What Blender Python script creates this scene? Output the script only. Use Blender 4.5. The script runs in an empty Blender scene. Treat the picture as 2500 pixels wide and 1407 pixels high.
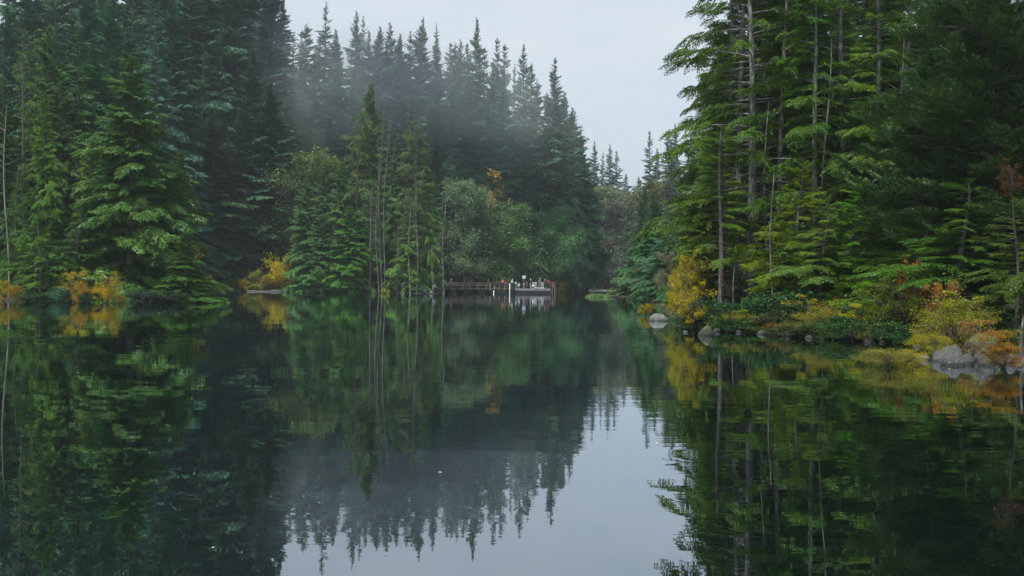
import bpy, bmesh, math, random
import numpy as np
from mathutils import Vector, Matrix, noise as mnoise

SC = bpy.context.scene
COL = SC.collection
R = math.radians
F = 2431.0          # focal length in pixels of the 2500 px wide photograph
CAMH = 1.9
ROLL = 0.0087
HZ = 691.0
random.seed(7)
rng = np.random.default_rng(11)

# ------------------------------------------------------------------ helpers
def at(px, py, D):
    """world point at depth D seen at photo pixel px,py"""
    x = px + (py - 703.5) * ROLL
    y = py - (px - 1250) * ROLL
    return ((x - 1250) * D / F, D, CAMH + (HZ - y) * D / F)

def wx(px, D, py=700):
    return at(px, py, D)[0]

def wl(px, py):
    """depth of the water line at a pixel"""
    y = py - (px - 1250) * ROLL
    return CAMH * F / (y - HZ)

def tag(o, label=None, cat=None, group=None, kind=None):
    if label: o['label'] = label
    if cat: o['category'] = cat
    if group: o['group'] = group
    if kind: o['kind'] = kind
    return o

def empty(name, loc, rz=0.0, scale=(1, 1, 1), lean=(0, 0)):
    o = bpy.data.objects.new(name, None)
    COL.objects.link(o)
    o.location = loc
    o.rotation_euler = (lean[0], lean[1], rz)
    o.scale = scale
    o.empty_display_size = 0.3
    return o

def link(name, me, parent=None, color=None, mat=None):
    o = bpy.data.objects.new(name, me)
    COL.objects.link(o)
    if parent is not None: o.parent = parent
    if color is not None: o.color = (color[0], color[1], color[2], 1)
    if mat is not None:
        if not me.materials: me.materials.append(mat)
        elif me.materials[0] != mat:
            o.material_slots[0].link = 'OBJECT'
            o.material_slots[0].material = mat
    return o

def quads_mesh(name, V, Q, mat=None, tint=None, smooth=False):
    V = np.ascontiguousarray(V, dtype=np.float32); Q = np.ascontiguousarray(Q, dtype=np.int32)
    me = bpy.data.meshes.new(name)
    me.vertices.add(len(V)); me.vertices.foreach_set('co', V.ravel())
    me.loops.add(Q.size); me.loops.foreach_set('vertex_index', Q.ravel())
    me.polygons.add(len(Q))
    k = Q.shape[1]
    me.polygons.foreach_set('loop_start', np.arange(0, Q.size, k, dtype=np.int32))
    me.polygons.foreach_set('loop_total', np.full(len(Q), k, dtype=np.int32))
    if smooth: me.polygons.foreach_set('use_smooth', np.ones(len(Q), dtype=bool))
    me.update(calc_edges=True)
    if tint is not None:
        a = me.attributes.new('tint', 'FLOAT', 'POINT')
        a.data.foreach_set('value', np.ascontiguousarray(tint, dtype=np.float32))
    if mat: me.materials.append(mat)
    return me

def nrm(v):
    return v / np.maximum(np.linalg.norm(v, axis=-1, keepdims=True), 1e-9)

def tubes(curves, sides=6):
    """curves: list of (points (n,3), radii (n,)) -> V,Q"""
    Vs, Qs, off = [], [], 0
    for P, r in curves:
        P = np.asarray(P, float); r = np.asarray(r, float)
        n = len(P)
        T = nrm(np.gradient(P, axis=0))
        ref = np.tile(np.array([0.0, 0.0, 1.0]), (n, 1))
        ref[np.abs(T[:, 2]) > 0.9] = (1, 0, 0)
        if abs(T[0, 2]) > 0.9 or abs(T[-1, 2]) > 0.9: ref[:] = (1, 0.01, 0.1)
        A = nrm(np.cross(ref, T)); B = np.cross(T, A)
        a = np.linspace(0, 2 * np.pi, sides, endpoint=False)
        ring = P[:, None, :] + r[:, None, None] * (np.cos(a)[None, :, None] * A[:, None, :] + np.sin(a)[None, :, None] * B[:, None, :])
        Vs.append(ring.reshape(-1, 3))
        i = np.arange(n - 1)[:, None] * sides; j = np.arange(sides)[None, :]; j2 = (j + 1) % sides
        q = np.stack([i + j, i + j2, i + sides + j2, i + sides + j], -1).reshape(-1, 4) + off
        Qs.append(q); off += n * sides
    return np.concatenate(Vs), np.concatenate(Qs)

def blades(P, D, N, L, W):
    """lance shaped quads"""
    D = nrm(D); S = nrm(np.cross(N, D))
    L = L[:, None]; W = W[:, None]
    a = P; b = P + D * L * .42 + S * W; c = P + D * L; d = P + D * L * .42 - S * W
    V = np.stack([a, b, c, d], 1).reshape(-1, 3)
    return V, np.arange(len(V)).reshape(-1, 4)

# ------------------------------------------------------------------ materials
def new_mat(name):
    m = bpy.data.materials.new(name); m.use_nodes = True
    nt = m.node_tree; nt.nodes.clear()
    out = nt.nodes.new('ShaderNodeOutputMaterial')
    return m, nt, out

VK = 1.42
def leaf_mat(name, hue=.022, hup=.9, val=.34, trans=.16, gloss=.025):
    m, nt, out = new_mat(name); n = nt.nodes; l = nt.links
    oi = n.new('ShaderNodeObjectInfo'); at_ = n.new('ShaderNodeAttribute'); at_.attribute_name = 'tint'
    hsv = n.new('ShaderNodeHueSaturation')
    mr = n.new('ShaderNodeMapRange'); mr.inputs['To Min'].default_value = .5 - hue; mr.inputs['To Max'].default_value = .5 + hue * hup
    mv = n.new('ShaderNodeMapRange'); mv.inputs['To Min'].default_value = VK * (1 + val); mv.inputs['To Max'].default_value = VK * (1 - val)
    l.new(at_.outputs['Fac'], mr.inputs['Value']); l.new(at_.outputs['Fac'], mv.inputs['Value'])
    l.new(mr.outputs[0], hsv.inputs['Hue']); l.new(mv.outputs[0], hsv.inputs['Value'])
    hsv.inputs['Saturation'].default_value = 1.12
    l.new(oi.outputs['Color'], hsv.inputs['Color'])
    df = n.new('ShaderNodeBsdfDiffuse'); tr = n.new('ShaderNodeBsdfTranslucent'); gl = n.new('ShaderNodeBsdfGlossy')
    gl.inputs['Roughness'].default_value = .45; gl.inputs['Color'].default_value = (.8, .9, .9, 1)
    mx = n.new('ShaderNodeMixShader'); mx.inputs[0].default_value = trans
    mg = n.new('ShaderNodeMixShader'); mg.inputs[0].default_value = gloss
    for s in (df, tr): l.new(hsv.outputs[0], s.inputs['Color'])
    l.new(df.outputs[0], mx.inputs[1]); l.new(tr.outputs[0], mx.inputs[2])
    l.new(mx.outputs[0], mg.inputs[1]); l.new(gl.outputs[0], mg.inputs[2])
    l.new(mg.outputs[0], out.inputs['Surface'])
    return m

def bark_mat(name, scale=6.0, lichen=(.19, .20, .16), amt=.5):
    m, nt, out = new_mat(name); n = nt.nodes; l = nt.links
    oi = n.new('ShaderNodeObjectInfo'); tc = n.new('ShaderNodeTexCoord')
    mp = n.new('ShaderNodeMapping'); mp.inputs['Scale'].default_value = (1, 1, .35)
    ns = n.new('ShaderNodeTexNoise'); ns.inputs['Scale'].default_value = scale; ns.inputs['Detail'].default_value = 4
    rp = n.new('ShaderNodeValToRGB'); rp.color_ramp.elements[0].position = .47; rp.color_ramp.elements[1].position = .62
    rp.color_ramp.elements[1].color = (amt, amt, amt, 1)
    mx = n.new('ShaderNodeMix'); mx.data_type = 'RGBA'
    l.new(tc.outputs['Object'], mp.inputs[0]); l.new(mp.outputs[0], ns.inputs['Vector']); l.new(ns.outputs[0], rp.inputs[0])
    l.new(rp.outputs[0], mx.inputs['Factor']); l.new(oi.outputs['Color'], mx.inputs['A']); mx.inputs['B'].default_value = (*lichen, 1)
    b = n.new('ShaderNodeBsdfPrincipled'); b.inputs['Roughness'].default_value = .9
    bp = n.new('ShaderNodeBump'); bp.inputs['Strength'].default_value = .5; bp.inputs['Distance'].default_value = .03
    l.new(ns.outputs[0], bp.inputs['Height']); l.new(bp.outputs[0], b.inputs['Normal'])
    l.new(mx.outputs['Result'], b.inputs['Base Color']); l.new(b.outputs[0], out.inputs['Surface'])
    return m

def noisy_mat(name, c1, c2, scale=4, rough=.8, detail=5, metallic=0, bump=.0, mapping=(1, 1, 1)):
    m, nt, out = new_mat(name); n = nt.nodes; l = nt.links
    tc = n.new('ShaderNodeTexCoord'); mp = n.new('ShaderNodeMapping'); mp.inputs['Scale'].default_value = mapping
    ns = n.new('ShaderNodeTexNoise'); ns.inputs['Scale'].default_value = scale; ns.inputs['Detail'].default_value = detail
    rp = n.new('ShaderNodeValToRGB'); rp.color_ramp.elements[0].position = .35; rp.color_ramp.elements[1].position = .65
    rp.color_ramp.elements[0].color = (*c1, 1); rp.color_ramp.elements[1].color = (*c2, 1)
    b = n.new('ShaderNodeBsdfPrincipled'); b.inputs['Roughness'].default_value = rough; b.inputs['Metallic'].default_value = metallic
    l.new(tc.outputs['Object'], mp.inputs[0]); l.new(mp.outputs[0], ns.inputs['Vector'])
    l.new(ns.outputs[0], rp.inputs[0]); l.new(rp.outputs[0], b.inputs['Base Color'])
    if bump:
        bp = n.new('ShaderNodeBump'); bp.inputs['Strength'].default_value = .7; bp.inputs['Distance'].default_value = bump
        l.new(ns.outputs[0], bp.inputs['Height']); l.new(bp.outputs[0], b.inputs['Normal'])
    l.new(b.outputs[0], out.inputs['Surface'])
    return m

def cloth_mat(name, c):
    c2 = tuple(min(1, v * 1.25 + .003) for v in c)
    return noisy_mat(name, c, c2, scale=9, rough=.85)

M_LEAF = leaf_mat('conifer_needles')
M_BROAD = leaf_mat('broad_leaves', hue=.010, hup=4.5, val=.30, trans=.35, gloss=.02)
M_BARK = bark_mat('mottled_bark', 5)
M_BARKN = bark_mat('lichen_bark', 7, (.25, .26, .21), .8)
M_TWIG = bark_mat('grey_twig', 9, (.15, .145, .13), .5)

# ------------------------------------------------------------------ terrain
SHORE = [(-700, 60), (-400, 74), (-150, 84), (0, 82), (150, 83), (300, 84), (420, 82), (470, 88), (500, 104)]
SH = [(wx(p, d), d) for p, d in SHORE]
SH += [(-46, 124), (-56, 150)]
SH += [(wx(p, d), d) for p, d in [(500, 169), (600, 173), (720, 174), (860, 175), (890, 169), (960, 164), (1050, 161), (1075, 168),
      (1090, 190), (1200, 200), (1340, 205), (1390, 212), (1394, 240), (1405, 275), (1450, 284), (1502, 284), (1503, 200), (1496, 152),
      (1540, 126), (1585, 117), (1608, 82), (1630, 58), (1660, 46), (1682, 43), (1760, 40.5), (1850, 39), (1950, 36.5), (2080, 34.5),
      (2210, 33), (2280, 30), (2335, 27.5), (2420, 25), (2550, 23.2), (2800, 20)]]
SH += [(17, 8), (10, -6), (8, -40), (-140, -40), (-110, 30)]
SHA = np.array(SH)

def shore_dist(X, Y):
    """positive on land, negative in the lake"""
    X = np.asarray(X, float); Y = np.asarray(Y, float)
    best = np.full(X.shape, 1e9); inside = np.zeros(X.shape, bool)
    n = len(SHA)
    for i in range(n):
        x1, y1 = SHA[i]; x2, y2 = SHA[(i + 1) % n]
        dx, dy = x2 - x1, y2 - y1
        t = np.clip(((X - x1) * dx + (Y - y1) * dy) / (dx * dx + dy * dy), 0, 1)
        best = np.minimum(best, np.hypot(X - x1 - t * dx, Y - y1 - t * dy))
        c = ((y1 > Y) != (y2 > Y)) & (X < dx * (Y - y1) / (dy if dy else 1e-9) + x1)
        inside ^= c
    return np.where(inside, -best, best)

def sstep(a, b, v):
    t = np.clip((v - a) / (b - a), 0, 1); return t * t * (3 - 2 * t)

def ground_z(X, Y):
    X = np.asarray(X, float); Y = np.asarray(Y, float)
    d = shore_dist(X, Y)
    wob = .35 * np.sin(X * 1.7 + Y * .9) * np.sin(Y * 1.3 - X * .6) + .25 * np.sin(X * .31) * np.sin(Y * .27 + 1)
    d = d + wob * .6 * np.exp(-np.maximum(Y, 0) / 400)
    z = np.where(d < 0, np.maximum(d * .55, -5), .10 * sstep(0, 1.1, d) + .035 * np.minimum(np.maximum(d, 0), 30) + .12 * wob * sstep(1, 4, d))
    u = np.where(Y > 20, X / np.maximum(Y, 20) * F + 1250, 1250)
    amp = np.interp(u, [-600, 300, 700, 1065, 1345, 1420, 1500, 1650, 2600], [26, 26, 27, 20, 14, 5, 3, 9, 16])
    hill = amp * sstep(188, 245, Y) * sstep(2, 25, d)
    hill2 = np.where(u > 1440, 8 * sstep(60, 160, Y) * sstep(3, 40, d), 0)
    hill3 = np.where(u < 640, 10 * sstep(125, 190, Y) * sstep(6, 40, d), 0)
    return z + hill + hill2 + hill3

gx = np.concatenate([-np.geomspace(45, 515, 60)[::-1] - 0, np.linspace(-44, 44, 190), np.geomspace(45, 515, 60)])
gy = np.concatenate([np.linspace(-120, 14, 30), np.linspace(15, 60, 110), np.geomspace(60.6, 320, 190), np.geomspace(324, 425, 14)])
GX, GY = np.meshgrid(gx, gy)
GZ = ground_z(GX, GY)
nx, ny = len(gx), len(gy)
V = np.stack([GX, GY, GZ], -1).reshape(-1, 3)
i = np.arange(ny - 1)[:, None] * nx; j = np.arange(nx - 1)[None, :]
Q = np.stack([i + j, i + j + 1, i + nx + j + 1, i + nx + j], -1).reshape(-1, 4)
M_GROUND = noisy_mat('forest_floor', (.018, .013, .008), (.018, .026, .009), .9, .95, 8, bump=.08)
tag(link('ground', quads_mesh('ground', V, Q, M_GROUND, smooth=True)), kind='structure')

# ------------------------------------------------------------------ water
def water_mat():
    m, nt, out = new_mat('lake_water'); n = nt.nodes; l = nt.links
    tc = n.new('ShaderNodeTexCoord')
    def ns(scale, sc, det, rough=.5):
        mp = n.new('ShaderNodeMapping'); mp.inputs['Scale'].default_value = sc
        t = n.new('ShaderNodeTexNoise'); t.inputs['Scale'].default_value = scale; t.inputs['Detail'].default_value = det
        t.inputs['Roughness'].default_value = rough
        l.new(tc.outputs['Object'], mp.inputs[0]); l.new(mp.outputs[0], t.inputs['Vector']); return t
    a = ns(1.0, (.5, 2.2, 1), 3); b = ns(1.0, (.10, .42, 1), 2); c = ns(.035, (1, 1.6, 1), 2)
    cm = n.new('ShaderNodeMapRange'); cm.inputs['From Min'].default_value = .38; cm.inputs['From Max'].default_value = .66
    cm.inputs['To Min'].default_value = .15; cm.inputs['To Max'].default_value = 1.7
    l.new(c.outputs[0], cm.inputs['Value'])
    mu = n.new('ShaderNodeMath'); mu.operation = 'MULTIPLY'; l.new(a.outputs[0], mu.inputs[0]); l.new(cm.outputs[0], mu.inputs[1])
    b1 = n.new('ShaderNodeBump'); b1.inputs['Strength'].default_value = 1; b1.inputs['Distance'].default_value = WR1
    l.new(mu.outputs[0], b1.inputs['Height'])
    b2 = n.new('ShaderNodeBump'); b2.inputs['Strength'].default_value = 1; b2.inputs['Distance'].default_value = WR2
    l.new(b.outputs[0], b2.inputs['Height']); l.new(b1.outputs[0], b2.inputs['Normal'])
    g = n.new('ShaderNodeBsdfGlossy'); g.inputs['Roughness'].default_value = .0
    g.inputs['Color'].default_value = (.86, .93, 1, 1)
    l.new(b2.outputs[0], g.inputs['Normal'])
    d = n.new('ShaderNodeBsdfDiffuse'); d.inputs['Color'].default_value = (.002, .005, .004, 1)
    fr = n.new('ShaderNodeFresnel'); fr.inputs['IOR'].default_value = 1.9
    mr = n.new('ShaderNodeMapRange'); mr.inputs['From Min'].default_value = .1; mr.inputs['From Max'].default_value = .8
    mr.inputs['To Min'].default_value = .32; mr.inputs['To Max'].default_value = .98
    l.new(fr.outputs[0], mr.inputs['Value'])
    mx = n.new('ShaderNodeMixShader'); l.new(mr.outputs[0], mx.inputs[0]); l.new(d.outputs[0], mx.inputs[1]); l.new(g.outputs[0], mx.inputs[2])
    l.new(mx.outputs[0], out.inputs['Surface'])
    return m
WR1, WR2 = .0022, .007
wv = np.array([(-160, -60, 0), (160, -60, 0), (160, 330, 0), (-160, 330, 0)], float)
tag(link('lake_water', quads_mesh('lake_water', wv, np.array([[0, 1, 2, 3]]), water_mat())), kind='structure')

# ------------------------------------------------------------------ conifers
def frond(rg, L=1.0, nlat=20, nsub=5, latl=.32, bl=.05, bw=.25, rise=.05, droop=.25, ldroop=.25, start=.12, ang=58, tilt=.35):
    """one flat drooping spray along +X of unit length"""
    ts = np.linspace(start, .985, nlat)
    P, D, N, LL, WW = [], [], [], [], []
    def rach(t): return np.stack([t * L, 0 * t, L * (rise * t - droop * t ** 2.2)], -1)
    for side in (-1, 1):
        t = np.clip(ts + rg.uniform(-.5, .5, nlat) / nlat * .9, start * .8, .99)
        p0 = rach(t); T = nrm(np.stack([np.ones(nlat), np.zeros(nlat), rise - droop * 2.2 * t ** 1.2], -1))
        a = np.radians(ang * (1 - .35 * t) + rg.uniform(-9, 9, nlat))
        shape = np.minimum(1, (t - start * .6) / .22 + .25) * (1 - t ** 1.7) ** .75 + .07
        ll = latl * L * shape * rg.uniform(.65, 1.2, nlat)
        d0 = T * np.cos(a)[:, None] + np.array([0, side, 0]) * np.sin(a)[:, None]
        s = (np.arange(nsub) + .6) / nsub
        pos = p0[:, None, :] + d0[:, None, :] * (ll[:, None] * s)[..., None]
        pos[..., 2] -= ldroop * ll[:, None] * s ** 2
        dl = d0[:, None, :] + np.array([0, 0, -1]) * (2 * ldroop * s)[None, :, None]
        dl = nrm(dl)
        up = nrm(np.cross(np.cross(dl, np.array([0, 0, 1.0])), dl))
        for ss in (-1, 1):
            pr = np.cross(up, dl) * ss
            b = np.radians(rg.uniform(35, 62, (nlat, nsub)))[..., None]
            dd = dl * np.cos(b) + pr * np.sin(b) + up * rg.normal(0, .18, (nlat, nsub, 1)) - np.array([0, 0, .25])
            P.append(pos.reshape(-1, 3)); D.append(dd.reshape(-1, 3)); N.append((up + rg.normal(0, tilt, up.shape)).reshape(-1, 3))
            l_ = bl * L * (1.15 - .5 * s)[None, :] * rg.uniform(.7, 1.3, (nlat, nsub)) * (.5 + .6 * shape[:, None])
            LL.append(l_.ravel())
        # terminal blades of each lateral
        e = p0 + d0 * ll[:, None]; e[:, 2] -= ldroop * ll
        P.append(e - dl[:, -1] * (bl * L * .6)); D.append(dl[:, -1]); N.append(up[:, -1] + rg.normal(0, tilt, (nlat, 3))); LL.append(np.full(nlat, bl * L * 1.3))
        # inner strip along the lateral so that it reads as a twig with needles
        P.append(p0); D.append(e - p0); N.append(up[:, 0] + rg.normal(0, .2, (nlat, 3))); LL.append(ll * .98)
    P = np.concatenate(P); D = np.concatenate(D); N = np.concatenate(N); LL = np.concatenate(LL)
    W = np.minimum(LL * bw, bl * L * bw * 1.2)
    return blades(P, D, N, LL, W)

def assemble(temps, B, rg):
    """B rows: z, az, length, pitch, roll, template, offset, xscale"""
    Vs, Qs, Ts, off = [], [], [], 0
    B = np.asarray(B, float)
    for k, (TV, TQ) in enumerate(temps):
        b = B[B[:, 5].astype(int) == k]
        if not len(b): continue
        n = len(b)
        L = b[:, 2]
        v = TV[None] * np.stack([L, L * b[:, 7], L], -1)[:, None, :]
        ro = b[:, 4][:, None]; y, z = v[..., 1].copy(), v[..., 2].copy()
        v[..., 1] = y * np.cos(ro) - z * np.sin(ro); v[..., 2] = y * np.sin(ro) + z * np.cos(ro)
        pi = b[:, 3][:, None]; x, z = v[..., 0].copy(), v[..., 2].copy()
        v[..., 0] = x * np.cos(pi) - z * np.sin(pi); v[..., 2] = x * np.sin(pi) + z * np.cos(pi)
        v[..., 0] += b[:, 6][:, None]
        az = b[:, 1][:, None]; x, y = v[..., 0].copy(), v[..., 1].copy()
        v[..., 0] = x * np.cos(az) - y * np.sin(az); v[..., 1] = x * np.sin(az) + y * np.cos(az)
        v[..., 2] += b[:, 0][:, None]
        tint = np.repeat(rg.uniform(0, 1, n), len(TV)) * .55 + np.tile(np.repeat(rg.uniform(0, .45, len(TV) // 4), 4), n)
        q = TQ[None] + (np.arange(n) * len(TV))[:, None, None]
        Vs.append(v.reshape(-1, 3)); Qs.append(q.reshape(-1, 4) + off); Ts.append(tint); off += n * len(TV)
    return np.concatenate(Vs), np.concatenate(Qs), np.concatenate(Ts)

def conifer(seed, H, Rm, base, step, per, temps, prof=.75, pitch_top=.7, pitch_bot=-.12, gap=.12, trunk_r=.25,
            lower_twigs=0, limbs=True, jit=.25, bulge=.12, leadn=6, wob=.15, side_clump=0.0, vsc=(.8, 1.2), cap=1.0, bare_side=0.0):
    """returns crown mesh, trunk mesh (height H, unit scale in metres)"""
    rg = np.random.default_rng(seed)
    ph = rg.uniform(0, 6.28, 8)
    def axis(z):
        f = np.asarray(z) / H
        return np.stack([wob * np.sin(f * 5 + ph[0]) * f, wob * np.sin(f * 4.2 + ph[1]) * f], -1)
    B = []; limbsC = []
    z = base * H; az = rg.uniform(0, 6.28)
    while z < H * .985:
        f = (z - base * H) / (H - base * H)
        r = Rm * (min(1, (1 - f) / cap) ** prof) * min(1, (f + .02) / bulge + .35) + .12
        st = step * (1 - .55 * f)
        for k in range(per):
            az += 2.4 + rg.uniform(-.5, .5)
            clump = math.sin(az * 2 + ph[2] + z * .45) * math.sin(az + ph[3] + z * .9)
            if rg.uniform() < gap or clump > 1 - side_clump: continue
            if bare_side and math.cos(az + math.pi / 2) > .35 and rg.uniform() < bare_side: continue
            ln = r * rg.uniform(1 - jit, 1 + jit * .6) * (1 + .16 * math.sin(z * 1.3 + ph[4] + az) + .16 * math.sin(z * .55 + ph[5] - 2 * az))
            if rg.uniform() < .25: ln *= rg.uniform(.45, .8)
            pt = pitch_bot + (pitch_top - pitch_bot) * f ** 2.2 + rg.normal(0, .09)
            zz = z + rg.uniform(-1, 1) * st
            B.append([zz, az, ln, pt, rg.normal(0, .34), rg.integers(len(temps)), 0, rg.uniform(*vsc)])
            if limbs and ln > .6:
                t = np.linspace(0, .8, 5)
                e = np.stack([t * ln * math.cos(pt), 0 * t, ln * (.05 * t - .25 * t ** 2.2) + t * ln * math.sin(pt)], -1)
                c, s = math.cos(az), math.sin(az)
                P = np.stack([e[:, 0] * c, e[:, 0] * s, e[:, 2] + zz - .02], -1)
                P[:, :2] += axis(zz)
                limbsC.append((P, np.linspace(.012 + .011 * ln, .006, 5)))
        z += st
    for k in range(leadn):
        B.append([H * (.985 - .012 * k), rg.uniform(0, 6.28), .35 + .12 * k, 1.25 - .12 * k, 0, rg.integers(len(temps)), 0, .8])
    B = np.array(B)
    V, Q, T = assemble(temps, B, rg)
    # shift each vertex with the trunk's sway
    V[:, :2] += axis(np.clip(V[:, 2], 0, H))
    crown = quads_mesh('crown', V, Q, M_LEAF, T)
    zz = np.concatenate([[-.3, 0, .25, .8], np.linspace(1.6, H * .99, 16)])
    rr = trunk_r * (1 - np.clip(zz, 0, H) / H) ** .8 + .012
    rr[:3] *= (1.55, 1.35, 1.15)
    P = np.concatenate([axis(np.clip(zz, 0, H)), zz[:, None]], 1)
    tv, tq = tubes([(P, rr)], 9)
    for k in range(lower_twigs):      # dead bare twigs on the lower trunk
        z0 = rg.uniform(.08, max(base, .35)) * H; a = rg.uniform(0, 6.28); ln = rg.uniform(.6, Rm * .75); up = rg.uniform(-.25, .25)
        t = np.linspace(0, 1, 5)
        x = t * ln; zc = z0 + ln * (up * t + rg.uniform(-.2, .15) * t * t)
        Pp = np.stack([x * math.cos(a), x * math.sin(a) + .08 * ln * np.sin(t * 5), zc], -1); Pp[:, :2] += axis(z0)
        limbsC.append((Pp, np.linspace(.022, .005, 5)))
        for q in range(3):
            t0 = rg.uniform(.3, .8); p0 = Pp[int(t0 * 4)]; a2 = a + rg.choice([-1, 1]) * rg.uniform(.5, 1)
            e = np.stack([p0 + s_ * ln * .35 * np.array([math.cos(a2), math.sin(a2), rg.uniform(-.3, .2)]) for s_ in (0, .5, 1)])
            limbsC.append((e, np.array([.010, .007, .003])))
    if limbsC:
        lv, lq = tubes(limbsC, 4)
        tq = np.concatenate([tq, lq + len(tv)]); tv = np.concatenate([tv, lv])
    trunk = quads_mesh('trunk', tv, tq, M_BARK, smooth=True)
    return dict(crown=crown, trunk=trunk, H=H, R=Rm)

def templ(seed, n, **k):
    rg = np.random.default_rng(seed)
    return [frond(rg, **k) for _ in range(n)]

T_far = templ(1, 4, nlat=13, nsub=3, latl=.34, bl=.11, bw=.24, rise=.0, droop=.12, ldroop=.3, start=.1, tilt=.5)
T_farh = templ(2, 4, nlat=14, nsub=4, latl=.30, bl=.10, bw=.22, rise=.1, droop=.42, ldroop=.6, start=.12, tilt=.5)
def bough(rg, n=5, start=.3, sub=.36, spread=50, droop=.30, rise=.10, sd=.5, **k):
    """a branch carrying several smaller drooping sprays"""
    Vs, off = [], 0
    ts = np.linspace(start, .86, n)
    items = [(t + rg.uniform(-.04, .04), s * np.radians(spread * rg.uniform(.6, 1.25) * (1 - .3 * t)), sub * rg.uniform(.75, 1.2) * (1.15 - .5 * t)) for t in ts for s in (-1, 1)]
    items += [(.70, rg.normal(0, .1), sub * 1.0), (.45, rg.normal(0, .25), sub * .8)]
    for t, a, ln in items:
        v, _ = frond(rg, L=ln, rise=rg.uniform(.0, .25), droop=sd * rg.uniform(.7, 1.3), **k)
        ro = rg.normal(0, .38); y, z = v[:, 1].copy(), v[:, 2].copy()
        v[:, 1] = y * math.cos(ro) - z * math.sin(ro); v[:, 2] = y * math.sin(ro) + z * math.cos(ro)
        x, y = v[:, 0].copy(), v[:, 1].copy()
        v[:, 0] = x * math.cos(a) - y * math.sin(a) + t; v[:, 1] = x * math.sin(a) + y * math.cos(a)
        v[:, 2] += rise * t - droop * t ** 2.2 + rg.normal(0, .012)
        Vs.append(v)
    V = np.concatenate(Vs)
    return V, np.arange(len(V)).reshape(-1, 4)
def btempl(seed, cnt, **k):
    rg = np.random.default_rng(seed)
    return [bough(rg, **k) for _ in range(cnt)]
T_mid = btempl(3, 5, n=5, start=.2, sub=.33, nlat=9, nsub=2, latl=.40, bl=.17, bw=.22, ldroop=.6, sd=.65, tilt=.5)
T_near = btempl(4, 6, n=6, start=.25, sub=.27, nlat=10, nsub=3, latl=.42, bl=.125, bw=.19, ldroop=.6, sd=.7, tilt=.5)
T_open = btempl(5, 6, n=5, start=.42, sub=.24, nlat=10, nsub=3, latl=.40, bl=.125, bw=.20, ldroop=.7, sd=.8, tilt=.5)
T_tuft = btempl(6, 5, n=7, start=.25, sub=.20, nlat=9, nsub=3, latl=.40, bl=.17, bw=.13, rise=.15, droop=0, ldroop=-.3, sd=-.2, tilt=.9)

PROT = {}
def reg(kind, lst): PROT[kind] = lst
reg('fir', [conifer(100 + k, 40, 4.5 + .4 * (k % 3), .12, .66, 6, T_far, cap=[.6, .5, .7, .55, .8][k], prof=[.85, .8, .9, .75, .8][k], pitch_top=.9, pitch_bot=-.18, gap=.06,
                    trunk_r=.38, side_clump=.04, jit=.4, limbs=False) for k in range(5)])
reg('spire', [conifer(120 + k, 40, 4.3, .26, .75, 5, T_far, cap=[.6, .7, .5][k], prof=[.8, .9, .75][k], pitch_top=.9, pitch_bot=-.2, gap=.14, trunk_r=.36,
                      side_clump=.1, jit=.45, limbs=True) for k in range(3)])
reg('droop', [conifer(140 + k, 32, 5.0, .06, .8, 5, T_farh, prof=.8, pitch_top=.8, pitch_bot=-.15, gap=.1, trunk_r=.34, side_clump=.1, jit=.3) for k in range(3)])
reg('mid', [conifer(160 + k, 22, 5.0, .04, .46, 5, T_mid, prof=[.85, .7, .95][k], pitch_top=.8, pitch_bot=-.1, gap=.1, trunk_r=.3,
                    side_clump=.12, jit=.3, wob=.3) for k in range(3)])
reg('near', [conifer(180 + k, 22, 3.3, [.22, .12, .3][k], .36, 4, T_near, prof=[.45, .6, .4][k], pitch_top=.7, pitch_bot=-.08, gap=.15, trunk_r=.24,
                     lower_twigs=30, side_clump=.35, bare_side=[.6, .3, .7][k], jit=.45, wob=.3) for k in range(3)])
reg('open', [conifer(190 + k, 24, 4.6, .2, .42, 4, T_open, prof=.35, pitch_top=.6, pitch_bot=.02, gap=.2, trunk_r=.27, bare_side=.8,
                     lower_twigs=80, side_clump=.35, jit=.35, wob=.25) for k in range(2)])
reg('young', [conifer(200 + k, 9, 2.6, .05, .3, 4, T_near, prof=.8, pitch_top=.7, pitch_bot=-.05, gap=.15, trunk_r=.09,
                      side_clump=.25, jit=.4, wob=.2) for k in range(2)])
reg('tuft', [conifer(210, 20, 5.2, .08, .42, 6, T_tuft, prof=.4, pitch_top=.7, pitch_bot=.15, gap=.1, trunk_r=.24,
                     lower_twigs=10, side_clump=.2, jit=.4, wob=.3)])

def place_tree(kind, px, D, top, label, group=None, color=(.03, .06, .03), bark=(.07, .06, .05), rsc=1.0, name='fir_tree', cat='tree', var=None, rz=None,
               barkmat=None, lean=None, basez=None, sxy=None):
    st_ = random.getstate(); random.seed(int(px * 31 + D * 7))
    lst = PROT[kind]; p = lst[random.randrange(len(lst)) if var is None else var % len(lst)]
    x, y, ztop = at(px, top, D)
    gz = float(ground_z(x, y)) if basez is None else basez
    H = ztop - gz
    s = H / p['H']
    w = (sxy if sxy else s) * rsc
    t = empty(name, (x, y, gz - .05), random.uniform(0, 6.28) if rz is None else rz, (w, w * random.uniform(.93, 1.07), s),
              lean or (random.uniform(-.012, .012), random.uniform(-.012, .012)))
    tag(t, label, cat, group)
    j = lambda c: tuple(max(0, v * random.uniform(.85, 1.15)) for v in c)
    link('trunk', p['trunk'], t, j(bark), barkmat)
    if p.get('crown'): link('crown', p['crown'], t, j(color))
    random.setstate(st_)
    return t

# ------------------------------------------------------------------ broadleaf trees and shrubs
def rand_unit(rg, n):
    v = rg.normal(0, 1, (n, 3)); return nrm(v)

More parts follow.
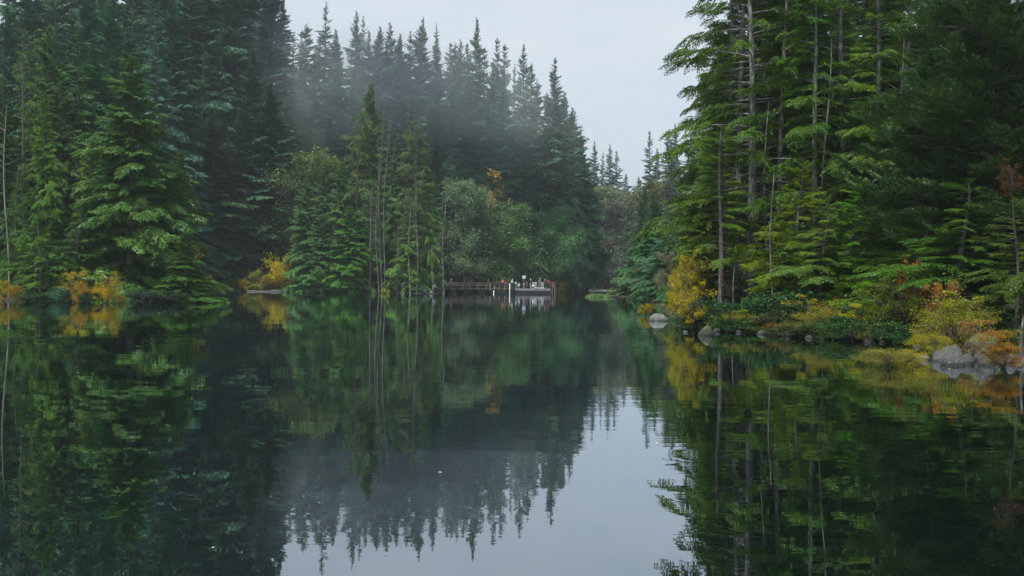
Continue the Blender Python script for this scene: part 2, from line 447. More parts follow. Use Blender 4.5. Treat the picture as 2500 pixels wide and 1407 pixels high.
def broadleaf(seed, H, Rm, nlimb, nleaf, leaf, stems=1, crownbase=.3, trunk_r=.14, wood_only=False, clump=.55, twigs=5, shape=1.0, upright=.9):
    rg = np.random.default_rng(seed)
    C, tips = [], []
    for s in range(stems):
        a = rg.uniform(0, 6.28); spread = (0 if stems == 1 else rg.uniform(.08, .22))
        t = np.linspace(0, 1, 9)
        hh = H * rg.uniform(.85, .97)
        P = np.stack([math.cos(a) * spread * hh * t ** 1.3 + .02 * H * np.sin(t * 6 + a), math.sin(a) * spread * hh * t ** 1.3 + .02 * H * np.sin(t * 5), t * hh], -1)
        P[0, 2] = -.2
        r0 = trunk_r * (1 if stems == 1 else .7)
        C.append((P, r0 * (1 - t) ** .8 + .012))
        for k in range(nlimb // stems):
            f = crownbase + (1 - crownbase) * rg.uniform(0, .95)
            p0 = np.array([np.interp(f, t, P[:, q]) for q in range(3)])
            az = rg.uniform(0, 6.28)
            fr = (f - crownbase) / (1 - crownbase)
            rad = Rm * (math.sin(math.pi * min(1, .22 + .78 * fr)) ** .6) * rg.uniform(.6, 1.1) * shape + .1
            up = upright * rad * rg.uniform(.3, 1.0)
            tt = np.linspace(0, 1, 6)[:, None]
            d = np.array([math.cos(az) * rad, math.sin(az) * rad, up])
            Pl = p0 + d * tt + np.array([0, 0, -.25 * rad]) * tt ** 2.5 + rg.normal(0, .03 * rad, (6, 3)) * tt
            C.append((Pl, r0 * .38 * (1 - fr * .6) * (1 - tt[:, 0]) ** .8 + .01))
            for q in range(twigs):
                t0 = rg.uniform(.25, 1); b0 = np.array([np.interp(t0, tt[:, 0], Pl[:, m]) for m in range(3)])
                dv = nrm(nrm(d) + rg.normal(0, .6, 3) + np.array([0, 0, .25])); ln = rad * rg.uniform(.2, .5)
                Pt = b0 + dv * ln * np.linspace(0, 1, 4)[:, None] + rg.normal(0, .04 * ln, (4, 3))
                C.append((Pt, np.array([.018, .012, .008, .004]) * max(1, H / 10)))
                tips.append((Pt[1], ln)); tips.append((Pt[3], ln)); tips.append((Pt[2], ln))
                if wood_only:
                    for w in range(5):
                        e0 = Pt[rg.integers(1, 4)]; dv2 = nrm(dv + rg.normal(0, .6, 3))
                        C.append((e0 + dv2 * ln * .6 * np.linspace(0, 1, 3)[:, None], np.array([.010, .007, .004]) * max(1, H / 12)))
    tv, tq = tubes(C, 5 if H > 3 else 4)
    trunk = quads_mesh('trunk', tv, tq, M_TWIG, smooth=True)
    crown = None
    if not wood_only:
        tp = np.array([p for p, _ in tips]); tl = np.array([l_ for _, l_ in tips])
        w = rg.uniform(.2, 1, len(tp)) ** 2; w /= w.sum()
        idx = rg.choice(len(tp), nleaf, p=w)
        P = tp[idx] + rg.normal(0, 1, (nleaf, 3)) * (tl[idx] * clump)[:, None] * np.array([1, 1, .7])
        P[:, 2] = np.maximum(P[:, 2], .03)
        N = rand_unit(rg, nleaf) + np.array([0, 0, .9])
        D = rand_unit(rg, nleaf) * np.array([1, 1, .6])
        L = leaf * rg.uniform(.6, 1.35, nleaf)
        V, Qd = blades(P, D, N, L, L * .34)
        base_t = rg.uniform(0, 1, len(tp))
        T = np.repeat(np.clip(base_t[idx] * .6 + rg.uniform(0, .4, nleaf), 0, 1), 4)
        crown = quads_mesh('crown', V, Qd, M_BROAD, T)
    return dict(crown=crown, trunk=trunk, H=H, R=Rm)

reg('alder', [broadleaf(300 + k, 18, 4.4, 34, 24000, .27, stems=[1, 3, 2][k], crownbase=.15, trunk_r=.11, clump=.55, twigs=6) for k in range(3)])
reg('maple', [broadleaf(310, 20, 2.2, 22, 750, .34, stems=1, crownbase=.45, trunk_r=.14, clump=.4, upright=1.3)])
reg('bare', [broadleaf(320 + k, 20, 4.5, 34, 0, .2, stems=2 + k, crownbase=.25, trunk_r=.14, wood_only=True, twigs=7) for k in range(2)])
reg('bush', [broadleaf(330 + k, 2.2, 1.3, 26, 8500, .062, stems=6, crownbase=.05, trunk_r=.02, clump=.42, upright=.8) for k in range(3)])
reg('wispy', [broadleaf(340 + k, 3.0, .9, 24, 3000, .072, stems=4, crownbase=.2, trunk_r=.02, clump=.35, upright=1.2) for k in range(2)])
reg('salal', [broadleaf(350 + k, 1.0, .8, 30, 2600, .095, stems=8, crownbase=.02, trunk_r=.012, clump=.5, upright=.6) for k in range(2)])
reg('farbush', [broadleaf(360 + k, 4.0, 2.6, 26, 4200, .22, stems=6, crownbase=.03, trunk_r=.04, clump=.45, upright=.7) for k in range(2)])

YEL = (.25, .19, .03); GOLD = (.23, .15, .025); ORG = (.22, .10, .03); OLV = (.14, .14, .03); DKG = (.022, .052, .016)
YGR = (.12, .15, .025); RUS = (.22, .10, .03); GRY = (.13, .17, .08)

def place_shrub(kind, px, py, w, h, label, color, group=None, D=None, cat='shrub', name='shrub', z=None, stemc=(.06, .045, .035)):
    """px,py: middle of the foot in the photo; w,h in photo pixels"""
    d = D if D else wl(px, py)
    x, y, _ = at(px, py, d)
    gz = max(float(ground_z(x, y)), -.1) if z is None else z
    st_ = random.getstate(); random.seed(int(px * 17 + w * 5 + h))
    lst = PROT[kind]; p = random.choice(lst)
    W = w * d / F; H = h * d / F
    t = empty(name, (x, y, gz - .02), random.uniform(0, 6.28), (W / (2 * p['R'] * 1.15), W / (2 * p['R'] * 1.15), H / (p['H'] * 1.08)))
    tag(t, label, cat, group)
    link('stems', p['trunk'], t, stemc)
    j = tuple(max(0, v * random.uniform(.88, 1.12)) for v in color)
    link('leaves', p['crown'], t, j)
    random.setstate(st_)
    return t

# ------------------------------------------------------------------ rocks
def rock_mat():
    m, nt, out = new_mat('lichen_granite'); n = nt.nodes; l = nt.links
    oi = n.new('ShaderNodeObjectInfo'); tc = n.new('ShaderNodeTexCoord')
    ns = n.new('ShaderNodeTexNoise'); ns.inputs['Scale'].default_value = 3.2; ns.inputs['Detail'].default_value = 8
    fine = n.new('ShaderNodeTexNoise'); fine.inputs['Scale'].default_value = 45; fine.inputs['Detail'].default_value = 3
    vo = n.new('ShaderNodeTexVoronoi'); vo.inputs['Scale'].default_value = 5.5
    hsv = n.new('ShaderNodeHueSaturation'); mr = n.new('ShaderNodeMapRange')
    mr.inputs['From Min'].default_value = .3; mr.inputs['From Max'].default_value = .7; mr.inputs['To Min'].default_value = .55; mr.inputs['To Max'].default_value = 1.5
    l.new(tc.outputs['Object'], ns.inputs[0]); l.new(tc.outputs['Object'], fine.inputs[0]); l.new(tc.outputs['Object'], vo.inputs[0])
    ad = n.new('ShaderNodeMath'); ad.operation = 'ADD'; l.new(ns.outputs[0], ad.inputs[0])
    sc = n.new('ShaderNodeMath'); sc.operation = 'MULTIPLY_ADD'; l.new(fine.outputs[0], sc.inputs[0]); sc.inputs[1].default_value = .5; sc.inputs[2].default_value = -.25
    l.new(sc.outputs[0], ad.inputs[1]); l.new(ad.outputs[0], mr.inputs['Value'])
    l.new(oi.outputs['Color'], hsv.inputs['Color']); l.new(mr.outputs[0], hsv.inputs['Value'])
    # pale lichen spots
    lr = n.new('ShaderNodeValToRGB'); lr.color_ramp.elements[0].position = .10; lr.color_ramp.elements[0].color = (.7, .7, .7, 1)
    lr.color_ramp.elements[1].position = .16; lr.color_ramp.elements[1].color = (0, 0, 0, 1)
    l.new(vo.outputs['Distance'], lr.inputs[0])
    m1 = n.new('ShaderNodeMix'); m1.data_type = 'RGBA'; l.new(lr.outputs[0], m1.inputs['Factor']); l.new(hsv.outputs[0], m1.inputs['A']); m1.inputs['B'].default_value = (.33, .35, .30, 1)
    # moss on upward faces
    ge = n.new('ShaderNodeNewGeometry'); sx = n.new('ShaderNodeSeparateXYZ'); l.new(ge.outputs['Normal'], sx.inputs[0])
    mm = n.new('ShaderNodeMath'); mm.operation = 'MULTIPLY'; l.new(sx.outputs['Z'], mm.inputs[0]); l.new(ns.outputs[0], mm.inputs[1])
    ms = n.new('ShaderNodeMapRange'); ms.inputs['From Min'].default_value = .22; ms.inputs['From Max'].default_value = .34; l.new(mm.outputs[0], ms.inputs['Value'])
    al = n.new('ShaderNodeMath'); al.operation = 'MULTIPLY'; l.new(ms.outputs[0], al.inputs[0]); l.new(oi.outputs['Alpha'], al.inputs[1])
    m2 = n.new('ShaderNodeMix'); m2.data_type = 'RGBA'; l.new(al.outputs[0], m2.inputs['Factor']); l.new(m1.outputs['Result'], m2.inputs['A']); m2.inputs['B'].default_value = (.055, .07, .012, 1)
    sp = n.new('ShaderNodeSeparateXYZ'); l.new(ge.outputs['Position'], sp.inputs[0])
    wz = n.new('ShaderNodeMath'); wz.operation = 'MULTIPLY_ADD'; l.new(ns.outputs[0], wz.inputs[0]); wz.inputs[1].default_value = -.12; l.new(sp.outputs['Z'], wz.inputs[2])
    wr = n.new('ShaderNodeMapRange'); wr.inputs['From Min'].default_value = -.02; wr.inputs['From Max'].default_value = .02
    wr.inputs['To Min'].default_value = .35; wr.inputs['To Max'].default_value = 1; l.new(wz.outputs[0], wr.inputs['Value'])
    wm = n.new('ShaderNodeMix'); wm.data_type = 'RGBA'; wm.blend_type = 'MULTIPLY'; wm.inputs['Factor'].default_value = 1
    l.new(m2.outputs['Result'], wm.inputs['A']); l.new(wr.outputs[0], wm.inputs['B'])
    b = n.new('ShaderNodeBsdfPrincipled'); b.inputs['Roughness'].default_value = .6
    bp = n.new('ShaderNodeBump'); bp.inputs['Strength'].default_value = 1; bp.inputs['Distance'].default_value = .06
    l.new(ad.outputs[0], bp.inputs['Height']); l.new(bp.outputs[0], b.inputs['Normal'])
    l.new(wm.outputs['Result'], b.inputs['Base Color']); l.new(b.outputs[0], out.inputs['Surface'])
    return m
M_ROCK = rock_mat()

def rock_mesh(seed, sx, sy, sz, facet=.35):
    rd = random.Random(seed)
    bm = bmesh.new(); bmesh.ops.create_icosphere(bm, subdivisions=4, radius=1)
    planes = []
    for _ in range(9):
        v = Vector((rd.gauss(0, 1), rd.gauss(0, 1), rd.gauss(.2, .8))).normalized(); planes.append((v, rd.uniform(.62, .95)))
    o = Vector((rd.uniform(0, 50), rd.uniform(0, 50), rd.uniform(0, 50)))
    for v in bm.verts:
        d = v.co.normalized(); r = 1.0
        for pn, pd in planes:
            c = d.dot(pn)
            if c > .05: r = min(r, 1 * (1 - facet) + facet * min(1, pd / c))
        r += .20 * mnoise.noise(d * 1.3 + o) + .07 * mnoise.noise(d * 3.1 + o) + .025 * mnoise.noise(d * 8 + o)
        v.co = Vector((d.x * r * sx, d.y * r * sy, d.z * r * sz))
    me = bpy.data.meshes.new('boulder'); bm.to_mesh(me); bm.free()
    for p in me.polygons: p.use_smooth = True
    me.materials.append(M_ROCK)
    return me

def boulder(px, py, w, h, label, color=(.10, .105, .10), moss=0.0, D=None, seed=None, facet=.35, sink=.45, depth=.8, rz=None, tilt=0.0, z=None, group=None, name='boulder', cat='rock'):
    d = D if D else wl(px, py)
    x, y, zf = at(px, py, d)
    W = w * d / F / 2 * .88; Hh = h * d / F * .86
    me = rock_mesh(seed if seed is not None else int(px * 13 + py), W, W * depth, Hh / (2 - 2 * sink) * 1.05, facet)
    o = link(name, me, None)
    o.color = (color[0] * .42, color[1] * .42, color[2] * .42, moss)
    zb = (0 if z is None else z)
    o.location = (x, y + W * depth * .5, zb + Hh - Hh / (2 - 2 * sink)); o.rotation_euler = (0, tilt, random.uniform(-.4, .4) if rz is None else rz)
    tag(o, label, cat, group)
    return o

# ------------------------------------------------------------------ people
def skin_mesh(name, pts, rad, edges, root=0, sub=1, extra=None, mat=None):
    bm = bmesh.new(); sk = bm.verts.layers.skin.verify()
    keys = list(pts.keys()); vs = {}
    for k in keys:
        v = bm.verts.new(pts[k]); v[sk].radius = (rad[k], rad[k]); vs[k] = v
    vs[keys[root]][sk].use_root = True
    for a, b in edges: bm.edges.new((vs[a], vs[b]))
    me = bpy.data.meshes.new('tmp'); bm.to_mesh(me); bm.free()
    o = bpy.data.objects.new('tmp', me); COL.objects.link(o)
    m = o.modifiers.new('s', 'SKIN'); m.use_smooth_shade = True
    s = o.modifiers.new('u', 'SUBSURF'); s.levels = sub; s.render_levels = sub
    dg = bpy.context.evaluated_depsgraph_get()
    out = bpy.data.meshes.new_from_object(o.evaluated_get(dg))
    bpy.data.objects.remove(o); bpy.data.meshes.remove(me)
    if extra:
        bm = bmesh.new(); bm.from_mesh(out)
        for e in extra: e(bm)
        bm.to_mesh(out); bm.free()
    out.name = name; out.materials.clear()
    for p in out.polygons: p.use_smooth = True
    if mat: out.materials.append(mat)
    return out

_cm = {}
def cmat(c):
    c = tuple(round(v, 3) for v in c)
    if c not in _cm: _cm[c] = cloth_mat('cloth', c)
    return _cm[c]

SKIN = (.42, .25, .18)
def person(px, D, zf, face, pose, jacket, trousers, hair, label, group=None, H=1.72, hat=None, hood=False, py=None):
    """face: heading of the gaze, 0 = away from camera, pi = towards it"""
    J = dict(pelvis=(0, 0, .95), spine=(0, .0, 1.12), chest=(0, .0, 1.31), neck=(0, .01, 1.47), head=(0, .03, 1.55))
    for s, n in ((-1, 'l'), (1, 'r')):
        J.update({n + 'hip': (s * .09, 0, .90), n + 'knee': (s * .10, .03, .50), n + 'ank': (s * .11, -.02, .09), n + 'toe': (s * .13, .15, .035),
                  n + 'sho': (s * .18, 0, 1.41), n + 'elb': (s * .25, -.03, 1.14), n + 'wri': (s * .24, .09, .91)})
    fw = {}
    if pose == 'rail':
        for s, n in ((-1, 'l'), (1, 'r')):
            J[n + 'elb'] = (s * .24, .16, 1.17); J[n + 'wri'] = (s * .17, .40, 1.10)
        for k in ('chest', 'neck', 'head', 'lsho', 'rsho', 'spine'):
            x, y, z = J[k]; a = {'spine': .03, 'chest': .09, 'lsho': .12, 'rsho': .12, 'neck': .16, 'head': .20}[k]
            J[k] = (x, y + a, z - a * .3)
    elif pose == 'phone':
        for s, n in ((-1, 'l'), (1, 'r')):
            J[n + 'elb'] = (s * .23, .05, 1.13); J[n + 'wri'] = (s * .07, .28, 1.22)
    elif pose == 'walk':
        J['lknee'] = (-.10, .20, .53); J['lank'] = (-.10, .26, .12); J['ltoe'] = (-.11, .42, .07)
        J['rknee'] = (.10, -.02, .50); J['rank'] = (.10, -.28, .13); J['rtoe'] = (.11, -.13, .04)
        J['lelb'] = (-.24, -.14, 1.15); J['lwri'] = (-.22, -.12, .93); J['relb'] = (.24, .06, 1.14); J['rwri'] = (.21, .24, 1.0)
        for k in ('neck', 'head'): x, y, z = J[k]; J[k] = (x, y + .05, z - .01)
    elif pose == 'raise':
        for s, n in ((-1, 'l'), (1, 'r')):
            J[n + 'elb'] = (s * .24, .14, 1.46); J[n + 'wri'] = (s * .14, .16, 1.70)
    elif pose == 'sit':
        dz = -.50
        for k in J:
            if k[1:] not in ('knee', 'ank', 'toe'): x, y, z = J[k]; J[k] = (x, y, z + dz)
        for s, n in ((-1, 'l'), (1, 'r')):
            J[n + 'knee'] = (s * .13, .42, .46); J[n + 'ank'] = (s * .13, .44, .09); J[n + 'toe'] = (s * .15, .60, .035)
            J[n + 'elb'] = (s * .24, .10, .68); J[n + 'wri'] = (s * .14, .33, .60)
    sc = H / 1.72
    J = {k: tuple(c * sc for c in v) for k, v in J.items()}
    RB = dict(pelvis=.12, spine=.115, chest=.125, neck=.055, head=.055)
    for n in 'lr': RB.update({n + 'hip': .085, n + 'knee': .055, n + 'ank': .04, n + 'toe': .03, n + 'sho': .058, n + 'elb': .042, n + 'wri': .027})
    RB = {k: v * sc for k, v in RB.items()}
    E = [('pelvis', 'spine'), ('spine', 'chest'), ('chest', 'neck'), ('neck', 'head')]
    for n in 'lr':
        E += [('pelvis', n + 'hip'), (n + 'hip', n + 'knee'), (n + 'knee', n + 'ank'), (n + 'ank', n + 'toe'), ('chest', n + 'sho'), (n + 'sho', n + 'elb'), (n + 'elb', n + 'wri')]
    P = dict(J); RR = dict(RB); EE = list(E)
    for s, n in ((-1, 'l'), (1, 'r')):     # palm and five fingers
        w = Vector(J[n + 'wri']); e = Vector(J[n + 'elb']); d = (w - e).normalized()
        side = d.cross(Vector((s, 0, .2))).normalized()
        pl = w + d * .075 * sc; P[n + 'pal'] = tuple(pl); RR[n + 'pal'] = .03 * sc; EE.append((n + 'wri', n + 'pal'))
        for q in range(4):
            ln = (.075, .085, .08, .06)[q] * sc; o = side * ((q - 1.5) * .02 * sc)
            a = pl + o + d * .03 * sc; b = a + d * ln * .5 + Vector((-s * .012, 0, -.006)); c = b + d * ln * .4 + Vector((-s * .02, 0, -.012))
            for nm, v, r_ in (('a', a, .010), ('b', b, .009), ('c', c, .008)): P[f'{n}f{q}{nm}'] = tuple(v); RR[f'{n}f{q}{nm}'] = r_ * sc
            EE += [(n + 'pal', f'{n}f{q}a'), (f'{n}f{q}a', f'{n}f{q}b'), (f'{n}f{q}b', f'{n}f{q}c')]
        a = w + d * .045 * sc + side * -.04 * sc; b = a + (d * .04 - side * .015) * sc
        P[n + 'ta'] = tuple(a); P[n + 'tb'] = tuple(b); RR[n + 'ta'] = .012 * sc; RR[n + 'tb'] = .009 * sc
        EE += [(n + 'wri', n + 'ta'), (n + 'ta', n + 'tb')]
    hc = Vector(J['head']) + Vector((0, .005, .075 * sc))
    def head(bm):
        r = bmesh.ops.create_uvsphere(bm, u_segments=20, v_segments=14, radius=1)
        for v in r['verts']:
            x, y, z = v.co
            fx = 1 - .22 * max(0, -z) ** 1.2
            k = Vector((x * .078 * fx, y * .098 - .004, z * .118))
            if y > .75 and abs(x) < .25 and -.35 < z < .15: k.y += .022 * (1 - abs(x) * 4) * (1 - abs(z + .15) * 1.5)     # nose
            if y > .6 and .08 < abs(x) < .5 and 0 < z < .3: k.y -= .008                                                 # eye hollows
            if y > .6 and abs(x) < .35 and -.62 < z < -.45: k.y += .005                                                # lips
            if abs(x) > .93 and abs(z) < .35: k.x *= 1.14                                                              # ears
            v.co = hc + k * sc
    d = D; x, y, _ = at(px, 700, d)
    t = empty('person', (x, y, zf), face, (1, 1, 1)); tag(t, label, 'person', group)
    link('body', skin_mesh('body', P, RR, EE, extra=[head], mat=cmat(SKIN)), t)
    keep = [k for k in J if k in ('pelvis', 'spine', 'chest', 'neck') or k[1:] in ('sho', 'elb', 'wri')]
    jr = {k: RB[k] + (.03 if k[1:] in ('sho', 'elb', 'wri') else .035) * sc for k in keep}; jr['neck'] = .062 * sc
    jp = {k: J[k] for k in keep}
    for n in 'lr':
        jp[n + 'wri'] = tuple(Vector(J[n + 'elb']).lerp(Vector(J[n + 'wri']), .9))
    jp['pelvis'] = (J['pelvis'][0], J['pelvis'][1], J['pelvis'][2] - .04)
    je = [e for e in E if e[0] in keep and e[1] in keep]
    link('jacket', skin_mesh('jacket', jp, jr, je, mat=cmat(jacket)), t)
    kp = [k for k in J if k == 'pelvis' or k[1:] in ('hip', 'knee', 'ank')]
    kr = {k: RB[k] + .018 * sc for k in kp}; kr['pelvis'] = RB['pelvis'] + .012
    kpp = {k: J[k] for k in kp}
    link('trousers', skin_mesh('trousers', kpp, kr, [e for e in E if e[0] in kp and e[1] in kp], mat=cmat(trousers)), t)
    for n in 'lr':
        a = Vector(J[n + 'ank']); b = Vector(J[n + 'toe'])
        link('shoe', skin_mesh('shoe', {'h': tuple(a + Vector((0, -.04, -.03))), 'a': tuple(a.lerp(b, .35) + Vector((0, 0, -.02))), 't': tuple(b + Vector((0, .02, .005)))},
                               {'h': .045 * sc, 'a': .048 * sc, 't': .036 * sc}, [('h', 'a'), ('a', 't')], mat=cmat((.03, .03, .035))), t)
    bm = bmesh.new(); r = bmesh.ops.create_uvsphere(bm, u_segments=16, v_segments=10, radius=1)
    big = 1.28 if hood else 1.10
    for v in r['verts']:
        x, y, z = v.co
        zz = z if (y < .25 or z > .25) else .25 + (z - .25) * .1
        yy = y if z > .3 or y < .3 else .3 + (y - .3) * .2
        v.co = hc + Vector((x * .082 * big, yy * .1 * big - .012, max(zz, -.75 if not hat else -.15) * .122 * big + .008)) * sc
    me = bpy.data.meshes.new('hair'); bm.to_mesh(me); bm.free()
    for p in me.polygons: p.use_smooth = True
    me.materials.append(cmat(hat if hat else (jacket if hood else hair)))
    link('hat' if hat else ('hood' if hood else 'hair'), me, t)
    return t

# ------------------------------------------------------------------ boxes for the pier
def boxes(name, L, mat, parent=None, bev=.006):
    """L: list of (x0,x1,y0,y1,z0,z1) or ((p),(q),w,h) beams"""
    bm = bmesh.new()
    for b in L:
        if len(b) == 6:
            x0, x1, y0, y1, z0, z1 = b
            r = bmesh.ops.create_cube(bm, size=1)
            for v in r['verts']: v.co = Vector(((x0 + x1) / 2 + v.co.x * (x1 - x0), (y0 + y1) / 2 + v.co.y * (y1 - y0), (z0 + z1) / 2 + v.co.z * (z1 - z0)))
        else:
            p, q, w, h = b; p = Vector(p); q = Vector(q); d = q - p
            r = bmesh.ops.create_cube(bm, size=1)
            rot = d.to_track_quat('X', 'Z').to_matrix()
            for v in r['verts']: v.co = (p + q) / 2 + rot @ Vector((v.co.x * d.length, v.co.y * w, v.co.z * h))
    if bev: bmesh.ops.bevel(bm, geom=bm.edges[:], offset=bev, segments=1, affect='EDGES')
    me = bpy.data.meshes.new(name); bm.to_mesh(me); bm.free(); me.materials.append(mat)
    o = link(name, me, parent)
    return o

# ------------------------------------------------------------------ pier, floating dock, railings
M_WOOD = noisy_mat('weathered_wood', (.15, .115, .085), (.27, .22, .18), 3, .85, 6, mapping=(.3, 1, 3))
M_DWOOD = noisy_mat('wet_dark_wood', (.02, .018, .016), (.045, .04, .035), 3, .8)
M_GREYD = noisy_mat('grey_decking', (.20, .21, .22), (.36, .37, .38), 2, .6, 5, mapping=(1, 1, 1))
M_GREYS = noisy_mat('grey_timber', (.10, .105, .11), (.20, .21, .22), 2, .7, 5, mapping=(.4, 1, 3))
M_WHITE = noisy_mat('white_paint', (.66, .67, .68), (.82, .83, .84), 3, .45)
M_BLACK = noisy_mat('black_float', (.012, .012, .013), (.03, .03, .03), 2, .6)
PD = 184.0
DZ = .86
def pxx(px, D=PD): return at(px, 705, D)[0]
def planks(x0, x1, y0, y1, z, n, th=.05):
    w = (x1 - x0) / n
    return [(x0 + i * w + .01, x0 + (i + 1) * w - .01, y0 + random.uniform(-.03, .03), y1, z - th, z + random.uniform(-.004, .004)) for i in range(n)]

pier = empty('wooden_pier', (pxx(1170), PD, 0)); tag(pier, 'long brown wooden fishing pier with post and rail sides, left of the grey floating dock', 'pier')
ox = pxx(1170)
def loc(px): return pxx(px) - ox
boxes('deck', planks(loc(1083), loc(1196), -.2, 2.4, DZ, 44), M_WOOD, pier)
boxes('deck', planks(loc(1196), loc(1256), -1.2, 3.6, DZ, 28), M_WOOD, pier)
boxes('beam', [(loc(1083), loc(1195), -.12, .06, DZ - .32, DZ - .055)], M_DWOOD, pier)
boxes('beam', [(loc(1196), loc(1256), -1.12, -.9, DZ - .34, DZ - .055)], M_DWOOD, pier)
for px in (1106, 1141, 1176): boxes('float', [(loc(px) - .5, loc(px) + .5, .2, 2.2, -.25, DZ - .33)], M_BLACK, pier, .05)
boxes('float', [(loc(1199), loc(1241), -.8, 3.2, -.3, DZ - .36)], M_BLACK, pier, .05)
for px in (1129, 1148, 1167, 1187): boxes('post', [(loc(px) - .06, loc(px) + .06, -.2, -.125, DZ - .35, DZ + 1.02)], M_WOOD, pier)
for px in (1197, 1207, 1219, 1232, 1243, 1253): boxes('post', [(loc(px) - .08, loc(px) + .08, -1.3, -1.21, DZ - .35, DZ + 1.05)], M_WOOD if px < 1240 else M_DWOOD, pier)
for px in (1096, 1112, 1130, 1148, 1167, 1187): boxes('post', [(loc(px) - .06, loc(px) + .06, 2.41, 2.5, DZ - .3, DZ + 1.02)], M_WOOD, pier)
for h in (.45, .75):
    boxes('rail', [(loc(1096), loc(1195), -.245, -.205, DZ + h, DZ + h + .09)], M_WOOD, pier)
    boxes('rail', [(loc(1198), loc(1254), -1.345, -1.305, DZ + h, DZ + h + .1)], M_DWOOD, pier)
    boxes('rail', [(loc(1096), loc(1190), 2.36, 2.40, DZ + h, DZ + h + .09)], M_WOOD, pier)
boxes('top_rail', [(loc(1094), loc(1195), -.28, -.08, DZ + 1.025, DZ + 1.07)], M_WOOD, pier)
boxes('top_rail', [(loc(1196), loc(1256), -1.38, -1.15, DZ + 1.055, DZ + 1.10)], M_WOOD, pier)
boxes('top_rail', [(loc(1096), loc(1190), 2.35, 2.55, DZ + 1.025, DZ + 1.07)], M_WOOD, pier)

fd = empty('floating_dock', (pxx(1300), PD - 1.5, 0)); tag(fd, 'low grey floating dock with pale deck joined to the right end of the wooden pier', 'dock')
ox = pxx(1300)
boxes('deck', planks(loc(1258), loc(1344), 0, 3.4, DZ, 34, .06), M_GREYD, fd)
boxes('side_beam', [(loc(1257), loc(1344), -.1, -.002, .50, .85)], M_GREYS, fd, .02)
boxes('float', [(loc(1259), loc(1342), .1, 3.2, -.3, .78)], M_BLACK, fd, .04)

def tube_obj(name, curves, mat, parent=None, sides=8):
    v, q = tubes(curves, sides)
    return link(name, quads_mesh(name, v, q, mat, smooth=True), parent)

gw = empty('gangway', (pxx(1313), PD + 1.0, DZ)); tag(gw, 'white metal gangway with slanted bar railings standing on the grey dock', 'gangway')
ox = pxx(1313)
boxes('walkway', [(loc(1303), loc(1330), -.6, .5, .12, .2)], M_WHITE, gw, .01)
for a, b in ((1299, 1311), (1321, 1330)):
    Ls = [((loc(a), -.62, 1.18), (loc(b), -.62, 1.20), .035, .04), ((loc(a) - .2, -.62, .1), (loc(b), -.62, .14), .06, .06)]
    k = 4 if a < 1310 else 3
    for i in range(k):
        xx = loc(a) + (loc(b) - loc(a)) * (i + .5) / k
        Ls += [((xx - .22, -.62, .13), (xx, -.62, 1.18), .035, .045), ((xx + .08, -.62, .13), (xx + .04, -.62, 1.18), .03, .035)]
    boxes('side_rail', Ls, M_WHITE, gw, 0)
rl = empty('wooden_railing', (pxx(1341), PD + .8, DZ)); tag(rl, 'brown wooden railing with cross braces closing the right end of the dock', 'railing')
ox = pxx(1341)
for px in (1331, 1343.5, 1349, 1355): boxes('post', [(loc(px) - .07, loc(px) + .07, -.07, .07, -.9 if px > 1340 else .01, 1.28)], M_WOOD, rl)
boxes('rail', [(loc(1331), loc(1356), -.115, -.075, 1.16, 1.25)], M_WOOD, rl)
boxes('rail', [(loc(1331), loc(1356), -.115, -.075, .5, .6)], M_WOOD, rl)
boxes('brace', [((loc(1332), -.14, .1), (loc(1342), -.14, 1.1), .04, .09), ((loc(1349), -.14, .1), (loc(1355), -.14, 1.1), .04, .09)], M_WOOD, rl, 0)

def post(px, D, z0, z1, r, label, mat=None, name='mooring_post', cat='post'):
    x = at(px, 700, D)[0]
    o = tube_obj(name, [(np.array([(x, D, -.8), (x, D, z0), (x, D, z1 - .03), (x, D, z1)]), np.array([r, r, r, r * .4]))], mat or M_WHITE, None, 10)
    return tag(o, label, cat)
post(1244.5, PD - 1.55, 0, 1.75, .085, 'tall white mooring post in front of the right end of the wooden pier')
post(1205.5, PD - 1.45, 0, .45, .10, 'short white stub post in the water under the wooden pier')

# ------------------------------------------------------------------ people on the pier and shore
NAVY = (.015, .02, .045); BLK = (.012, .013, .016); JEAN = (.16, .23, .30); GRYC = (.20, .21, .23)
away, toward = 0.0, math.pi
gp = 'people on the pier and dock'
def ph_(px, D, zf, top, lo=1.45, hi=1.85):
    _, _, z = at(px, top, D); return max(lo, min(hi, z - zf))
person(1099, PD + 1.0, DZ, -R(100), 'rail', (.13, .16, .24), BLK, (.5, .5, .5), 'person in a white cap and blue-grey jacket, leftmost on the pier', gp, hat=(.8, .78, .74))
person(1134, PD + .9, DZ, toward, 'phone', BLK, BLK, (.03, .02, .02), 'person in a black jacket facing the lake at the left pier rail', gp)
person(1150, PD + 1.1, DZ, -R(140), 'stand', (.05, .07, .12), BLK, (.03, .02, .02), 'short person in dark blue beside the black-jacketed one at the left rail', gp, H=1.5)
person(1192, PD + .6, DZ, toward, 'phone', (.05, .055, .07), (.02, .024, .035), (.25, .24, .22), 'person in a dark grey top alone at the middle of the pier rail', gp, H=1.74)
person(1227, PD - .2, DZ, toward, 'phone', (.62, .06, .04), BLK, (.1, .04, .02), 'person in a bright red hooded jacket on the pier', gp, hood=True)
person(1235, PD + .9, DZ, toward, 'stand', (.05, .08, .11), (.03, .05, .06), (.6, .5, .4), 'small child with pale hair between the red and dark jackets', gp, H=1.2)
person(1241.5, PD + .2, DZ, toward, 'stand', BLK, (.04, .06, .09), (.05, .03, .02), 'person in a black jacket between red and white jackets', gp, H=1.68)
person(1248.5, PD - .4, DZ, -R(110), 'rail', (.68, .67, .62), (.12, .05, .06), (.5, .45, .38), 'person in a white jacket leaning right over the pier rail', gp, H=1.78)
ZD = DZ
